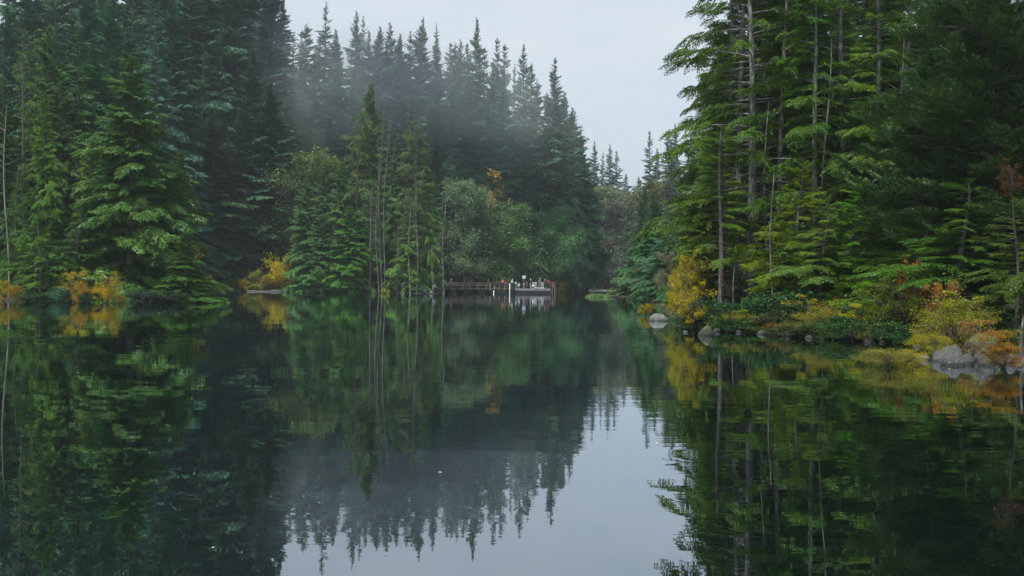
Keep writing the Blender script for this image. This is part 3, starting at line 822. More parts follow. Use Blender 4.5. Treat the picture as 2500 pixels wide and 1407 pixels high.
person(1259.5, PD + .3, ZD, -R(60), 'stand', (.18, .62, .70), (.02, .30, .32), (.06, .04, .03), 'child in a cyan jacket and teal trousers on the grey dock', gp, H=1.4)
person(1267, PD + 1.0, ZD, R(160), 'sit', (.45, .33, .36), (.30, .27, .28), (.2, .12, .07), 'person in pale pink sitting low on the left of the dock', gp, H=1.55)
person(1279, PD + .6, ZD, away, 'raise', NAVY, (.24, .25, .28), (.03, .02, .02), 'person in navy holding a white board up overhead', gp, H=1.74)
person(1286, PD + .2, ZD, toward, 'sit', (.03, .03, .035), BLK, (.5, .47, .45), 'person in black with pale grey hair sitting at mid dock', gp, H=1.6)
person(1295, PD + .4, ZD, -R(90), 'phone', NAVY, (.34, .38, .38), (.6, .58, .55), 'white-haired person in navy top and pale trousers left of the gangway', gp, H=1.8)
person(1301.5, PD - .1, ZD, toward, 'sit', (.62, .60, .58), BLK, (.5, .35, .3), 'child in a white top crouched at the foot of the white gangway', gp, H=1.25)
person(1317, PD + 1.1, ZD + .21, -R(90), 'walk', (.22, .22, .13), JEAN, (.3, .34, .22), 'person in an olive top and light blue jeans walking across the white gangway', gp, H=1.8)
person(1331, PD + .2, ZD, R(30), 'stand', (.03, .04, .055), BLK, (.4, .4, .42), 'grey-haired person in dark clothes left of the maroon top', gp, H=1.75)
person(1338.5, PD + .3, ZD, away, 'stand', (.20, .03, .05), BLK, (.04, .02, .02), 'person in a maroon top at the right end of the dock', gp, H=1.84)
for px, D, args in ((983, 163.5, (R(175), 'phone', (.01, .02, .05), (.012, .02, .05), (.1, .08, .06), 'person in dark navy standing on the bank under the bare trunks')),
                    (1059, 163, (-R(80), 'rail', (.17, .19, .24), (.03, .04, .06), (.02, .02, .02), 'angler in a grey vest standing at the water on the point left of the pier'))):
    gz = float(ground_z(wx(px, D), D)); person(px, D, gz, args[0], args[1], args[2], args[3], args[4], args[5], 'people on the bank', H=1.75)
b = boxes('board', [(-.32, .32, -.02, .02, -.28, .28)], M_WHITE, None, .01); b.location = (pxx(1279, PD + .76), PD + .76, ZD + 2.12); b.rotation_euler = (R(8), R(-6), R(10))
tag(b, 'white square board held up over the navy-clad person on the dock', 'board')

# camp chair on the bank
cx, cy = wx(964, 166), 166.0; cz = float(ground_z(cx, cy))
ch = empty('camp_chair', (cx, cy, cz), R(150)); tag(ch, 'pale grey folding camp chair standing in the dark under the trees', 'chair')
M_CHF = cmat((.42, .47, .53)); M_METAL = noisy_mat('dull_metal', (.1, .1, .11), (.2, .2, .21), 5, .4, metallic=.8)
bm = bmesh.new()
def sheet(bm, pts, nu=6, sag=.05, th=.012):
    a, b_, c, d = [Vector(p) for p in pts]
    g = [[(a.lerp(b_, u / nu)).lerp(d.lerp(c, u / nu), v / nu) + Vector((0, 0, -sag * math.sin(math.pi * u / nu) * math.sin(math.pi * v / nu))) for u in range(nu + 1)] for v in range(nu + 1)]
    vs = [[bm.verts.new(p) for p in row] for row in g]
    fs = [bm.faces.new((vs[j][i], vs[j][i + 1], vs[j + 1][i + 1], vs[j + 1][i])) for i in range(nu) for j in range(nu)]
    bmesh.ops.solidify(bm, geom=fs, thickness=th)
sheet(bm, [(-.27, -.22, .46), (.27, -.22, .46), (.27, .25, .42), (-.27, .25, .42)])
me = bpy.data.meshes.new('seat'); bm.to_mesh(me); bm.free(); me.materials.append(M_CHF); link('seat', me, ch)
bm = bmesh.new(); sheet(bm, [(-.27, -.30, .98), (.27, -.30, .98), (.27, -.22, .46), (-.27, -.22, .46)], sag=.0)
me = bpy.data.meshes.new('backrest'); bm.to_mesh(me); bm.free(); me.materials.append(M_CHF); link('backrest', me, ch)
for s in (-1, 1):
    tube_obj('leg', [(np.array([(s * .28, .27, .02), (s * .27, -.22, .48), (s * .28, -.31, 1.0)]), np.array([.013] * 3))], M_METAL, ch, 6)
    tube_obj('leg', [(np.array([(s * .28, -.27, .02), (s * .27, .0, .25), (s * .27, .25, .44), (s * .28, .27, .62)]), np.array([.013] * 4))], M_METAL, ch, 6)
    boxes('armrest', [(s * .28 - .03, s * .28 + .03, -.25, .28, .62, .64)], M_CHF, ch)

# ------------------------------------------------------------------ forest
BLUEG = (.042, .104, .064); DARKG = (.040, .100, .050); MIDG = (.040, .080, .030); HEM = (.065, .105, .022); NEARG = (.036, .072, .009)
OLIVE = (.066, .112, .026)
# skyline of the hill beyond the pier (px, D, top, kind, look)
SKY = [(690, 236, -5, 'fir', 'pale misted fir half hidden beside the tallest dark firs, left end of ridge'),
       (744, 232, 58, 'spire', 'slim misted fir with a thin top, left of the tallest ridge spire'),
       (793, 226, 0, 'spire', 'tallest open-branched fir spire on the misty ridge, touching the top of the picture'),
       (820, 240, 70, 'fir', 'faint grey fir in the mist right of the tallest ridge spire'),
       (866, 228, 24, 'fir', 'broad dense ridge fir with a pointed top above the mist'),
       (884, 238, 38, 'spire', 'faint thin fir top just behind the broad dense ridge fir'),
       (932, 224, 64, 'fir', 'dark dense fir, left one of a pair whose tops clear the mist bank'),
       (957, 226, 53, 'fir', 'dark pointed fir, right one of a pair whose tops clear the mist bank'),
       (980, 240, 82, 'fir', 'pale fir behind the gap in the middle of the ridge skyline'),
       (1004, 232, 72, 'spire', 'slender fir, left of two thin twin spires in mid skyline'),
       (1021, 228, 61, 'spire', 'slender fir, right of two thin twin spires in mid skyline'),
       (1066, 222, 83, 'fir', 'darkest sharp-pointed fir standing alone in mid skyline'),
       (1101, 240, 101, 'spire', 'small pale fir right of the darkest sharp-pointed one'),
       (1126, 230, 94, 'fir', 'ridge fir with a narrow top, left of two close tops'),
       (1142, 232, 101, 'spire', 'ridge fir with a narrow top, right of two close tops'),
       (1181, 224, 113, 'spire', 'first of the four separate dark spires right of mid skyline'),
       (1205, 234, 150, 'fir', 'short fir filling the gap after the first of four spires'),
       (1229, 222, 106, 'spire', 'second of the four separate dark spires, with open layered limbs'),
       (1279, 222, 104, 'fir', 'third of the four separate dark spires, broad below'),
       (1299, 228, 150, 'fir', 'fir shouldering the third dark spire on its right side'),
       (1345, 224, 137, 'spire', 'last tall open spire before the skyline drops towards the inlet'),
       (1376, 222, 222, 'fir', 'fir on the falling skyline just right of the last tall spire'),
       (1399, 220, 262, 'fir', 'fir halfway down the falling end of the ridge skyline'),
       (1420, 221, 330, 'fir', 'low fir near the foot of the falling ridge skyline'),
       (1436, 224, 395, 'fir', 'lowest fir at the foot of the falling ridge skyline')]
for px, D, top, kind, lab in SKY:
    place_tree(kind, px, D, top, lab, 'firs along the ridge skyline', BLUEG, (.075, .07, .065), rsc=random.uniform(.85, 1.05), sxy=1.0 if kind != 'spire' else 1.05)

ROWS = [(234, 0, 'rear'), (223, 130, 'fourth'), (213, 215, 'third'), (203, 300, 'second'), (194, 395, 'front')]
for D, top, nm in ROWS:
    px = 700 + (D % 7) * 6
    while px < 1440:
        if not (D < 206 and px > 1135):
            tp = top + random.uniform(-80, 75) + max(0, (px - 1300)) * .9 - 25 * math.sin(px * .013)
            if D == 234: tp = float(np.interp(px, [700, 793, 866, 957, 1066, 1130, 1279, 1345, 1399, 1440], [70, 85, 95, 110, 135, 150, 165, 200, 320, 430])) + random.uniform(-12, 45)
            gzz = float(ground_z(wx(px, D), D))
            if (691 - tp) * D / F > 14:
                place_tree(random.choice(['fir', 'fir', 'droop', 'spire'] if D > 200 else ['fir', 'droop', 'droop']), px, D + random.uniform(-4, 4), min(tp, 520) if D < 230 else tp,
                           'dark green fir packed in the %s row of the misty hillside beyond the pier' % nm,
                           'firs packed on the hillside, %s row' % nm, random.choice([BLUEG, DARKG, BLUEG, (.032, .080, .042)]), (.08, .075, .07), rsc=.85, sxy=.95)
        px += random.uniform(34, 56)
# big dark stand left of centre
DK = [(372, 200, -190), (400, 190, -170), (432, 205, -260), (470, 188, -180), (505, 200, -240), (540, 190, 30), (548, 212, -230), (582, 204, -160), (612, 190, 120), (622, 210, -190), (648, 203, -75), (668, 214, -60), (590, 222, -210), (460, 222, -260), (520, 226, -260),
      (695, 206, 60), (655, 186, 200), (690, 190, 300), (596, 183, 235), (560, 181, 330), (520, 178, 260), (492, 182, 120), (452, 176, 200), (470, 170, 330)]
for k, (px, D, top) in enumerate(DK):
    tall = top < 0
    lab = {540: 'dark fir with a pale visible trunk top among the tall blue-green stand', 596: 'drooping dark fir with swept boughs right of the big green conifer',
           655: 'narrow dark fir with a tapering crown at the right edge of the tall stand', 690: 'shadowed drooping fir at the right foot of the tall dark stand',
           695: 'dark fir leaning its boughs into the mist at the right edge of the tall stand'}.get(px,
           'towering blue-green fir rising out of the top of the picture left of centre' if tall else 'lower dark fir in front of the towering blue-green stand')
    place_tree('droop' if (not tall and k % 2) else 'fir', px, D, top, lab, 'towering firs left of centre' if tall else 'lower firs before the towering stand',
               (.027, .072, .044) if tall else (.032, .080, .040), (.085, .08, .07), rsc=1.1, sxy=1.15)
# behind the left point
for D, top in ((215, -230), (196, -170), (172, -60), (150, 10), (130, 95)):
    px = -60 + D % 31
    while px < (430 if D > 140 else 300):
        place_tree(random.choice(['fir', 'droop', 'fir']), px, D + random.uniform(-5, 5), top + random.uniform(-60, 50),
                   'dark fir behind the green trees of the left point, %s' % ('topping the picture' if D > 160 else 'half hidden'),
                   'background firs of the left point', random.choice([(.030, .088, .055), DARKG, (.036, .092, .042)]), (.08, .075, .07), rsc=1.0, sxy=1.1)
        px += random.uniform(48, 72)
# left point, the near green trees
LP = [(-40, 96, 70, 'mid', OLIVE, 'yellow-green conifer cut by the left edge of the picture', .8),
      (62, 97, 72, 'open', OLIVE, 'thin conifer with a long pale bare trunk near the left edge', .55),
      (112, 101, 55, 'mid', OLIVE, 'tall olive conifer right of the pale bare trunk', .8),
      (10, 92, 180, 'mid', (.05, .085, .025), 'green conifer low at the left edge behind the white birch stem', .7),
      (188, 104, 32, 'droop', (.035, .075, .022), 'dark arching conifer with long drooping boughs behind the big green tree', .85),
      (150, 98, 190, 'mid', (.045, .08, .025), 'mid-height olive conifer filling the gap left of the big green tree', .8),
      (118, 88, 215, 'mid', (.055, .11, .02), 'slender bright green hemlock with layered boughs at the left shore', .55),
      (60, 87, 420, 'young', (.045, .095, .02), 'low green conifer at the foot of the pale bare trunk', 1.0),
      (225, 93, 335, 'mid', (.085, .125, .025), 'small yellow-green conifer tucked left of the big green tree', .55),
      (322, 89, 125, 'mid', (.050, .092, .022), 'big rounded green conifer dominating the left point', 1.2),
      (432, 95, 360, 'mid', (.045, .09, .022), 'green conifer peeping out right behind the big rounded one', .8),
      (452, 84, 560, 'mid', (.040, .085, .020), 'low broad hemlock reaching over the water at the tip of the left point', .62),
      (270, 92, 300, 'mid', (.045, .085, .022), 'dark green conifer directly behind the big rounded one', .8),
      (100, 84, 520, 'young', (.055, .11, .02), 'young bright green conifer hanging over the left shore', 1.2),
      (190, 86, 500, 'young', (.035, .085, .025), 'young dark green conifer between the yellow shrubs of the left shore', 1.2)]
for px, D, top, kind, c, lab, w in LP:
    place_tree(kind, px, D, top, lab, None, (c[0] * .95, c[1] * 1.0, c[2] * 1.0), (.10, .095, .085), rsc=w, var=1 if px == 322 else None, name='conifer_tree' if kind != 'near' else 'hemlock_tree', sxy={'mid': 1.0, 'open': 1.0, 'droop': .9, 'young': 1.1}[kind])

# bare birch stems at the left edge
def stem(px, D, top, r, label, name='birch_tree', color=(.19, .19, .17), lean=0.0, twigs=8, cat='tree', z0=None, group=None):
    x, y, zt = at(px, top, D); gz = float(ground_z(x, y)) if z0 is None else z0
    H = zt - gz; rg = np.random.default_rng(int(px * 7 + D))
    t = np.linspace(0, 1, 14)
    P = np.stack([lean * H * t + .012 * H * np.sin(t * 6 + px), .01 * H * np.sin(t * 5), H * t - .2 * (t == 0)], -1)
    C = [(P, r * (1 - t) ** .6 + .012)]
    for k in range(twigs):
        f = rg.uniform(.25, .98); p0 = np.array([np.interp(f, t, P[:, q]) for q in range(3)]); a = rg.uniform(0, 6.28); ln = H * rg.uniform(.03, .11)
        s_ = np.linspace(0, 1, 4)[:, None]
        C.append((p0 + s_ * ln * np.array([math.cos(a), math.sin(a), .5]) + rg.normal(0, .03 * ln, (4, 3)) * s_, np.array([.3, .2, .12, .05]) * r + .003))
    e = empty(name, (x, y, gz)); tag(e, label, cat, group)
    if twigs <= 4: twigs = 0
    v, q = tubes(C[:1], 8); link('trunk', quads_mesh('trunk', v, q, M_BARKN, smooth=True), e, color)
    if len(C) > 1 and twigs:
        v, q = tubes(C[1:], 4); link('branches', quads_mesh('branches', v, q, M_TWIG, smooth=True), e, color)
    return e
stem(20, 86, 255, .085, 'white birch stem rising bare at the far left shore', twigs=12, lean=-.01)
stem(32, 87, 400, .06, 'forked pale leaning stem just right of the white birch stem', lean=.05, color=(.2, .2, .18), twigs=14)

# centre point
CP = [(750, 172, 432, 'mid', (.045, .10, .035), 'green conical conifer at the left end of the centre point', .95),
      (795, 174, 400, 'mid', (.050, .095, .030), 'green conifer left of the tall centre clump', 1.0),
      (835, 172, 395, 'mid', (.055, .10, .026), 'broad green hemlock at the left of the tall centre clump', 1.05),
      (872, 172, 255, 'open', (.065, .105, .030), 'tall light green hemlock left of the tallest centre one', .85),
      (898, 176, 198, 'mid', (.068, .100, .028), 'tallest olive-green hemlock of the centre point', .95),
      (930, 175, 248, 'droop', (.060, .085, .026), 'olive hemlock with a nodding top beside the tallest centre one', .75),
      (962, 173, 330, 'mid', (.055, .095, .028), 'green conifer in the middle of the centre clump', .85),
      (998, 172, 262, 'droop', (.048, .080, .026), 'dark-tipped conifer with a nodding top right of mid clump', .75),
      (1018, 170, 300, 'open', (.055, .09, .026), 'thin conifer showing twin bare trunks right of mid clump', .7),
      (1042, 171, 325, 'mid', (.065, .11, .026), 'bright green pointed conifer at the right of the centre clump', .75),
      (1000, 166, 480, 'mid', (.062, .115, .024), 'low bright green hemlock over the bare trunks of the bank', .75),
      (860, 168, 500, 'mid', (.050, .10, .022), 'low leafy hemlock hanging over the centre shore, left of the bare stems', 1.0),
      (905, 167, 440, 'open', (.05, .09, .024), 'sparse low hemlock wrapped round the slender bare stems', .6),
      (790, 169, 520, 'mid', (.045, .10, .028), 'low green conifer above the yellow bushes of the centre shore', 1.1),
      (1100, 190, 388, 'droop', (.040, .070, .030), 'dark weeping conifer with a hooked top left of the pale alders', 1.0),
      (1060, 186, 420, 'droop', (.038, .068, .030), 'dark drooping conifer behind the weeping one with the hooked top', .9),
      (1170, 190, 455, 'fir', (.030, .080, .045), 'small blue-green fir left of the orange maple', .7),
      (1352, 210, 455, 'fir', (.032, .085, .042), 'small blue-green fir with a fine point behind the right alder', .8),
      (1322, 199.5, 500, 'droop', (.026, .062, .034), 'narrow dark conifer standing between the two big alders behind the dock', .5),
      (1158, 188, 470, 'droop', (.036, .075, .034), 'narrow drooping conifer left of the large alder behind the pier', .55),
      (1285, 208, 400, 'fir', (.030, .072, .042), 'tall dark fir rising straight behind the large grey-green alder', .8),
      (1385, 214, 400, 'fir', (.030, .072, .044), 'dark fir rising behind the right end of the dock', .8),
      (1250, 214, 420, 'droop', (.028, .058, .036), 'dark conifer directly behind the orange maple', 1.0),
      (1312, 216, 470, 'droop', (.026, .060, .034), 'shadowed conifer between the two grey-green alders', 1.0),
      (1405, 232, 430, 'droop', (.024, .055, .036), 'dark conifer at the mouth of the inlet below the ridge end', .9)]
for px, D, top, kind, c, lab, w in CP:
    place_tree(kind, px, D, top, lab, None, (c[0] * 1.12, c[1] * 1.2, c[2] * 1.25), (.12, .11, .10), rsc=w, name='hemlock_tree' if kind != 'fir' else 'fir_tree',
               sxy={'mid': 1.0, 'open': 1.1, 'droop': .95, 'fir': .8}[kind])
for k, (px, D, top, r, lean, lab) in enumerate([
        (926, 165.5, 330, .085, -.012, 'left one of three slender pale bare trunks at the centre shore'),
        (932, 166, 235, .11, .0, 'middle one of three slender pale bare trunks, thickest and tallest'),
        (938, 165, 255, .09, .028, 'right one of three slender pale bare trunks, leaning right'),
        (1001, 163, 470, .11, .0, 'pale speckled bare trunk on the bank right of the navy-clad person'),
        (1018, 163.4, 440, .10, .006, 'second pale speckled trunk on the bank, right of the first'),
        (1008, 166, 500, .09, .0, 'thin dim trunk between the two speckled ones'),
        (970, 164.5, 560, .07, .003, 'thin straight bare stem right beside the camp chair'),
        (1083, 168, 430, .18, .02, 'thick dark trunk where the pier meets the bank'),
        (1032, 168, 560, .08, .0, 'thin grey stem right of the speckled trunks'),
        (1056, 163.6, 600, .09, .0, 'pale stem close behind the angler on the point'),
        (1322, 205, 560, .10, .05, 'thin pale leaning trunk left of the right alder'),
        (883, 168, 600, .10, .0, 'dim trunk in the dark left of the three pale ones'),
        (720, 180, 470, .07, .01, 'pale thin trunk between dark stand and centre point')]):
    stem(px, D, top, r, lab, name='bare_tree', color=(.03, .028, .026) if r > .15 else (.085, .08, .07), lean=lean, twigs=10 if r < .2 else 4)

AL = [(768, 186, 345, 'alder', (.105, .15, .045), 'round olive-grey alder crown left of the tall centre clump', 1.0),
      (722, 184, 395, 'bare', None, 'leafless grey tree at the right foot of the dark stand', .8),
      (700, 215, 215, 'bare', None, 'bare reddish-brown crown below the mist at the left end of the ridge', 1.1),
      (1137, 186, 405, 'alder', (.12, .17, .085), 'pale grey-green alder with whitish twigs right of the weeping conifer', .75),
      (1180, 190, 500, 'alder', (.09, .13, .06), 'grey-green alder behind the middle of the pier', .85),
      (1250, 194, 480, 'alder', (.10, .155, .062), 'large grey-green alder behind the red jacket on the pier', 1.05),
      (1215, 196, 520, 'alder', (.085, .125, .065), 'darker alder left behind the large grey-green one', .9),
      (1213, 193, 398, 'maple', (.22, .14, .045), 'thin orange-leaved maple standing out against the dark hillside', .9),
      (1362, 204, 500, 'alder', (.095, .155, .068), 'spreading grey-green alder at the right end of the dock', 1.1),
      (1302, 207, 560, 'alder', (.075, .11, .05), 'low green alder between the two big grey-green ones', .9),
      (1180, 206, 450, 'alder', (.08, .115, .055), 'dull green alder crown above the middle of the pier', .8),
      (1402, 222, 560, 'alder', (.085, .13, .07), 'grey-green alder at the mouth of the inlet', .9),
      (1425, 262, 580, 'alder', (.07, .075, .05), 'brownish thin-leaved thicket tree at the back of the inlet', 1.2),
      (1448, 270, 540, 'bare', None, 'dim bare tree in the haze of the inlet, right of the brownish thicket', 1.2),
      (1482, 285, 425, 'alder', (.10, .13, .075), 'tall hazy grey alder at the back of the inlet', 1.25),
      (1520, 280, 450, 'alder', (.11, .135, .08), 'pale hazy alder with white limbs right of the tall hazy one', 1.0),
      (1455, 290, 520, 'alder', (.06, .085, .055), 'low dim alder in the back of the inlet', 1.2)]
for px, D, top, kind, c, lab, w in AL:
    x, y, zt = at(px, top, D)
    place_tree(kind, px, D, top, lab, None, c or (.1, .1, .1), (.05, .047, .042) if kind != 'bare' else (.07, .058, .052), rsc=w,
               name={'alder': 'alder_tree', 'maple': 'maple_tree', 'bare': 'bare_tree'}[kind], barkmat=M_TWIG)
# far trees over the inlet
for k, (px, D, top, lab) in enumerate([
        (1453, 340, 342, 'left one of the hazy far firs over the inlet'), (1472, 345, 368, 'short hazy far fir between two taller ones over the inlet'),
        (1489, 338, 350, 'pointed middle one of the hazy far firs over the inlet'), (1507, 342, 366, 'right one of the close group of hazy far firs over the inlet'),
        (1527, 330, 420, 'low far fir at the right foot of the hazy group'), (1582, 290, 316, 'lone tall dark fir rising in the sky gap over the right shore'),
        (1602, 320, 360, 'small pale fir top right of the lone tall one'), (1560, 300, 430, 'short fir at the left foot of the lone tall one'),
        (1650, 320, 300, 'faint thin fir top nearly hidden by the near hemlock boughs'), (1632, 300, 325, 'hazy fir behind the dark drooping one on the right shore'),
        (1540, 250, 470, 'hazy fir at the right side of the inlet')]):
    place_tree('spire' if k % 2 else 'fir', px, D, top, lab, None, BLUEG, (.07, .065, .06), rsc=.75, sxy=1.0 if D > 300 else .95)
# right shore, middle distance
for px, D, top, kind, c, lab, w in [
        (1640, 185, 345, 'droop', (.035, .055, .034), 'dark drooping fir behind the left tips of the near hemlock', .8),
        (1600, 215, 415, 'alder', (.10, .12, .06), 'pale dull alder below the lone tall fir', 1.0),
        (1668, 170, 380, 'bare', None, 'grey leafless tree seen through the near hemlock boughs', 1.0),
        (1690, 150, 330, 'fir', (.026, .055, .036), 'dim fir deep behind the near hemlock boughs', 1.0),
        (1575, 150, 450, 'mid', (.032, .075, .032), 'dark green conifer at the head of the right shore', .75),
        (1562, 133, 530, 'mid', (.044, .095, .030), 'broad green cedar leaning over the water at the inlet mouth', .72),
        (1598, 126, 470, 'mid', (.035, .085, .030), 'dark green cedar just right of the one at the inlet mouth', .8),
        (1618, 112, 545, 'mid', (.050, .10, .045), 'light green conifer half behind the yellow bush', .8),
        (1650, 100, 510, 'mid', (.040, .085, .040), 'dull green conifer behind the yellow bush of the right shore', .9),
        (1640, 92, 600, 'alder', (.13, .15, .09), 'pale grey-green small alder just above the yellow bush', .9),
        (1575, 122, 640, 'alder', (.10, .13, .08), 'low grey twiggy alder over the water at the right shore', 1.2)]:
    place_tree(kind, px, D, top, lab, None, c or (.1, .1, .1), (.05, .047, .042), rsc=w, name={'alder': 'alder_tree', 'bare': 'bare_tree', 'fir': 'fir_tree'}.get(kind, 'conifer_tree'),
               barkmat=M_TWIG if kind in ('alder', 'bare') else None, sxy={'mid': 1.0, 'droop': .9, 'fir': .9}.get(kind))

# right forest, near
RF = [(1842, 52, -260, 'open', (.042, .080, .010), 'tall hemlock with a thick mottled trunk and long boughs reaching left into the sky', .98),
      (1815, 54, -200, 'open', NEARG, 'tall hemlock with a mottled trunk just left of the thickest one', .92),
      (1914, 52, -240, 'near', NEARG, 'hemlock with a straight pale speckled trunk, right of the two close trunks', .8),
      (1762, 50, 300, 'near', (.055, .12, .014), 'slim lower hemlock at the left end of the near forest', .66),
      (1715, 53, 440, 'mid', (.060, .10, .016), 'low yellow-green hemlock spreading above the yellow bush', .6),
      (1780, 60, 60, 'near', (.050, .11, .016), 'dark hemlock behind the two mottled trunks', .95),
      (2000, 50, -180, 'near', NEARG, 'hemlock with a thin grey trunk left of the white stem', .8),
      (2062, 51, -150, 'near', (.055, .13, .014), 'hemlock with bright layered boughs right of the white stem', 1.0),
      (2130, 50, -200, 'near', (.055, .125, .014), 'full hemlock left of the dark trunk in the right forest', 1.0),
      (2205, 50, -180, 'near', (.045, .105, .016), 'hemlock with a dark trunk in the right half of the near forest', .95),
      (1950, 47, 395, 'young', (.080, .14, .014), 'bright green young hemlock in front of the speckled trunks', 1.25),
      (1912, 46, 560, 'young', (.066, .115, .014), 'small bright young hemlock at the left foot of the brightest one', .75),
      (2010, 45, 480, 'young', (.085, .15, .03), 'pale green young hemlock with clumped boughs in mid forest', 1.15),
      (2090, 45, 450, 'young', (.06, .135, .016), 'young hemlock with layered boughs right of the pale clumped one', 1.3),
      (2150, 44, 560, 'young', (.05, .12, .016), 'low young hemlock over the dark lichen-spotted rock', 1.2),
      (1868, 49, 690, 'young', (.04, .08, .014), 'low hemlock shoot before the thick mottled trunks', .5),
      (2260, 44, 200, 'near', (.055, .105, .028), 'hemlock with blue-green fans before the dark pine', .85),
      (2330, 42, -60, 'tuft', (.028, .060, .016), 'dark tufted pine filling the upper right', .9),
      (2440, 38, -140, 'tuft', (.024, .048, .014), 'darkest tufted pine at the upper right edge', .95),
      (2250, 38, 520, 'young', (.05, .095, .016), 'olive young hemlock left of the orange shrub', 1.2),
      (2345, 36, 440, 'young', (.045, .085, .016), 'dull young hemlock above the yellow shrub at right', 1.4),
      (2485, 31, 480, 'young', (.036, .068, .012), 'young hemlock cut by the right edge of the picture', .9),
      (2420, 40, 300, 'near', (.030, .060, .014), 'shadowed hemlock below the darkest pine', 1.0)]
for px, D, top, kind, c, lab, w in RF:
    x, y, zt = at(px, top, D)
    place_tree(kind, px, D, top, lab, None, c, (.085, .08, .07) if kind != 'tuft' else (.025, .021, .018), rsc=w, name='pine_tree' if kind == 'tuft' else 'hemlock_tree', barkmat=M_BARKN if top < 0 and kind != 'tuft' else None, rz=((px * 7) % 11 - 5) * .08 if kind in ('open', 'near') else None,
               sxy={'mid': .75, 'young': .95}.get(kind, 1.0))
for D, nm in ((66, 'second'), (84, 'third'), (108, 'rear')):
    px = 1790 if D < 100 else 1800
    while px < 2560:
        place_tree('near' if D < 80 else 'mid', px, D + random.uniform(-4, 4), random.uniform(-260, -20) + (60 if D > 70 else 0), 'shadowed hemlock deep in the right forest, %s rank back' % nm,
                   'hemlocks deep in the right forest, %s rank' % nm, random.choice([(.022, .044, .010), (.018, .036, .010)]), (.03, .028, .024), rsc=.95, name='hemlock_tree', sxy=1.15 if D < 80 else 1.0)  # crown colours darkened to stand in for the shade between rear trees
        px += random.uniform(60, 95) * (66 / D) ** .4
for px, D, top, r, lab in [(2019, 49, 95, .05, 'thin white bare stem standing bright in mid right forest'), (1886, 43.5, 420, .03, 'thin dim sapling stem before the young bright hemlock'),
                           (1759, 47, 640, .035, 'thin pale sapling stem in the dark left of the thick trunks'), (1793, 47.5, 600, .03, 'thinner dim sapling stem right of the pale one'),
                           (1996, 52, 60, .09, 'grey speckled stem left beside the white one'), (2195, 46, 60, .08, 'dim grey stem before the dark trunk at right'), (1873, 50, 250, .05, 'thin grey stem right of the thickest trunk'),
                           (2496, 24.5, 770, .04, 'short mossy stake-like stem at the right edge')]:
    stem(px, D, top, r, lab, name='sapling' if D < 48 else 'bare_tree', color=(.085, .083, .072) if 'white' in lab or 'pale' in lab else (.07, .065, .058), twigs=12)

# ------------------------------------------------------------------ shrubs
S = place_shrub
S('wispy', 1670, 800, 80, 200, 'tall yellow-leaved shrub at the left end of the near shore', YEL)
S('bush', 1668, 798, 90, 175, 'dense golden shrub inside the tall yellow one', (.25, .18, .025))
S('bush', 1652, 790, 70, 90, 'broad golden bush under the tall yellow shrub', (.25, .19, .025))
S('wispy', 1690, 806, 85, 130, 'olive-yellow shrub right beside the tall yellow one', (.28, .22, .03))
S('bush', 1577, 768, 42, 34, 'small orange-yellow tuft by itself left of the white rock', GOLD, D=60, z=0)
S('farbush', 1655, 700, 100, 70, 'dull green low tangle behind the yellow shrub', (.06, .09, .03), D=70)
for px, w, h, D in [(p_, 50 + (p_ * 37) % 60, 14 + (p_ * 53) % 34, float(np.interp(p_, [1660, 1682, 1760, 1850, 1950, 2080, 2210, 2290], [46, 43, 40.5, 39, 36.5, 34.5, 33, 30])) + .25) for p_ in range(1672, 2290, 26) if (p_ // 26) % 5 != 2] + [(1715, 110, 75, 42.5), (1765, 100, 62, 41.5), (1700, 80, 50, 41.8), (1820, 100, 55, 42), (1870, 120, 75, 41.5), (1930, 110, 62, 41), (1905, 100, 45, 39.5), (1985, 100, 50, 39), (2040, 110, 55, 38.5),
                    (1775, 90, 50, 44), (1960, 120, 80, 43), (2090, 110, 55, 37), (2120, 110, 75, 40), (2180, 110, 60, 36.5), (1840, 90, 50, 46), (2150, 90, 50, 35), (1880, 80, 40, 39.6), (2230, 90, 55, 36), (2060, 90, 45, 36), (2290, 100, 70, 34)]:
    S('salal', px, 0, w, h, 'low dark green leafy ground shrub along the right shore', random.choice([DKG, DKG, DKG, (.030, .045, .014), (.045, .075, .02), (.075, .07, .02)]), 'dark leafy shrubs along the right shore', D=D)
for px, w_, h_, c_, D_, lb_ in [(1745, 60, 34, (.10, .11, .02), 41.2, 'small olive bush over the water right of the round mossy rock'), (1850, 70, 40, (.16, .14, .03), 39.6, 'yellowish twiggy bush between the grassy and dark shrubs'),
                                (1900, 60, 30, (.12, .06, .02), 38.3, 'small rusty bush left of the smooth dark boulder'), (1965, 60, 34, (.09, .11, .02), 37, 'small green-gold bush right of the smooth dark boulder'),
                                (2120, 70, 40, (.13, .13, .025), 34.8, 'olive bush between the two dark lichen rocks'), (2185, 60, 44, (.10, .13, .03), 34.4, 'pale green bush above the low mossy boulder'),
                                (2262, 70, 54, (.20, .15, .03), 31.6, 'gold-green bush right of the low mossy boulder')]:
    S('wispy' if h_ > 36 else 'bush', px, 0, w_, h_, lb_, c_, D=D_)
S('bush', 1800, 0, 100, 50, 'grassy olive shrub beside the round mossy rock', (.17, .17, .03), D=40.8)
S('wispy', 2000, 0, 120, 95, 'orange-yellow shrub in the middle of the right shore', (.24, .15, .025), D=37.5)
S('bush', 2010, 0, 90, 70, 'dull brownish shrub hanging below the orange-yellow one', (.16, .13, .03), D=36.2)
S('wispy', 2100, 0, 95, 85, 'thin bright yellow shrub above the lichen-spotted rock', (.32, .24, .025), D=36)
S('wispy', 2170, 0, 130, 120, 'wispy yellow-green shrub left of the flat dark rock', YGR, D=35.5)
S('wispy', 2225, 0, 130, 150, 'taller wispy pale yellow-green shrub in front of the dark gap', (.15, .16, .035), D=35)
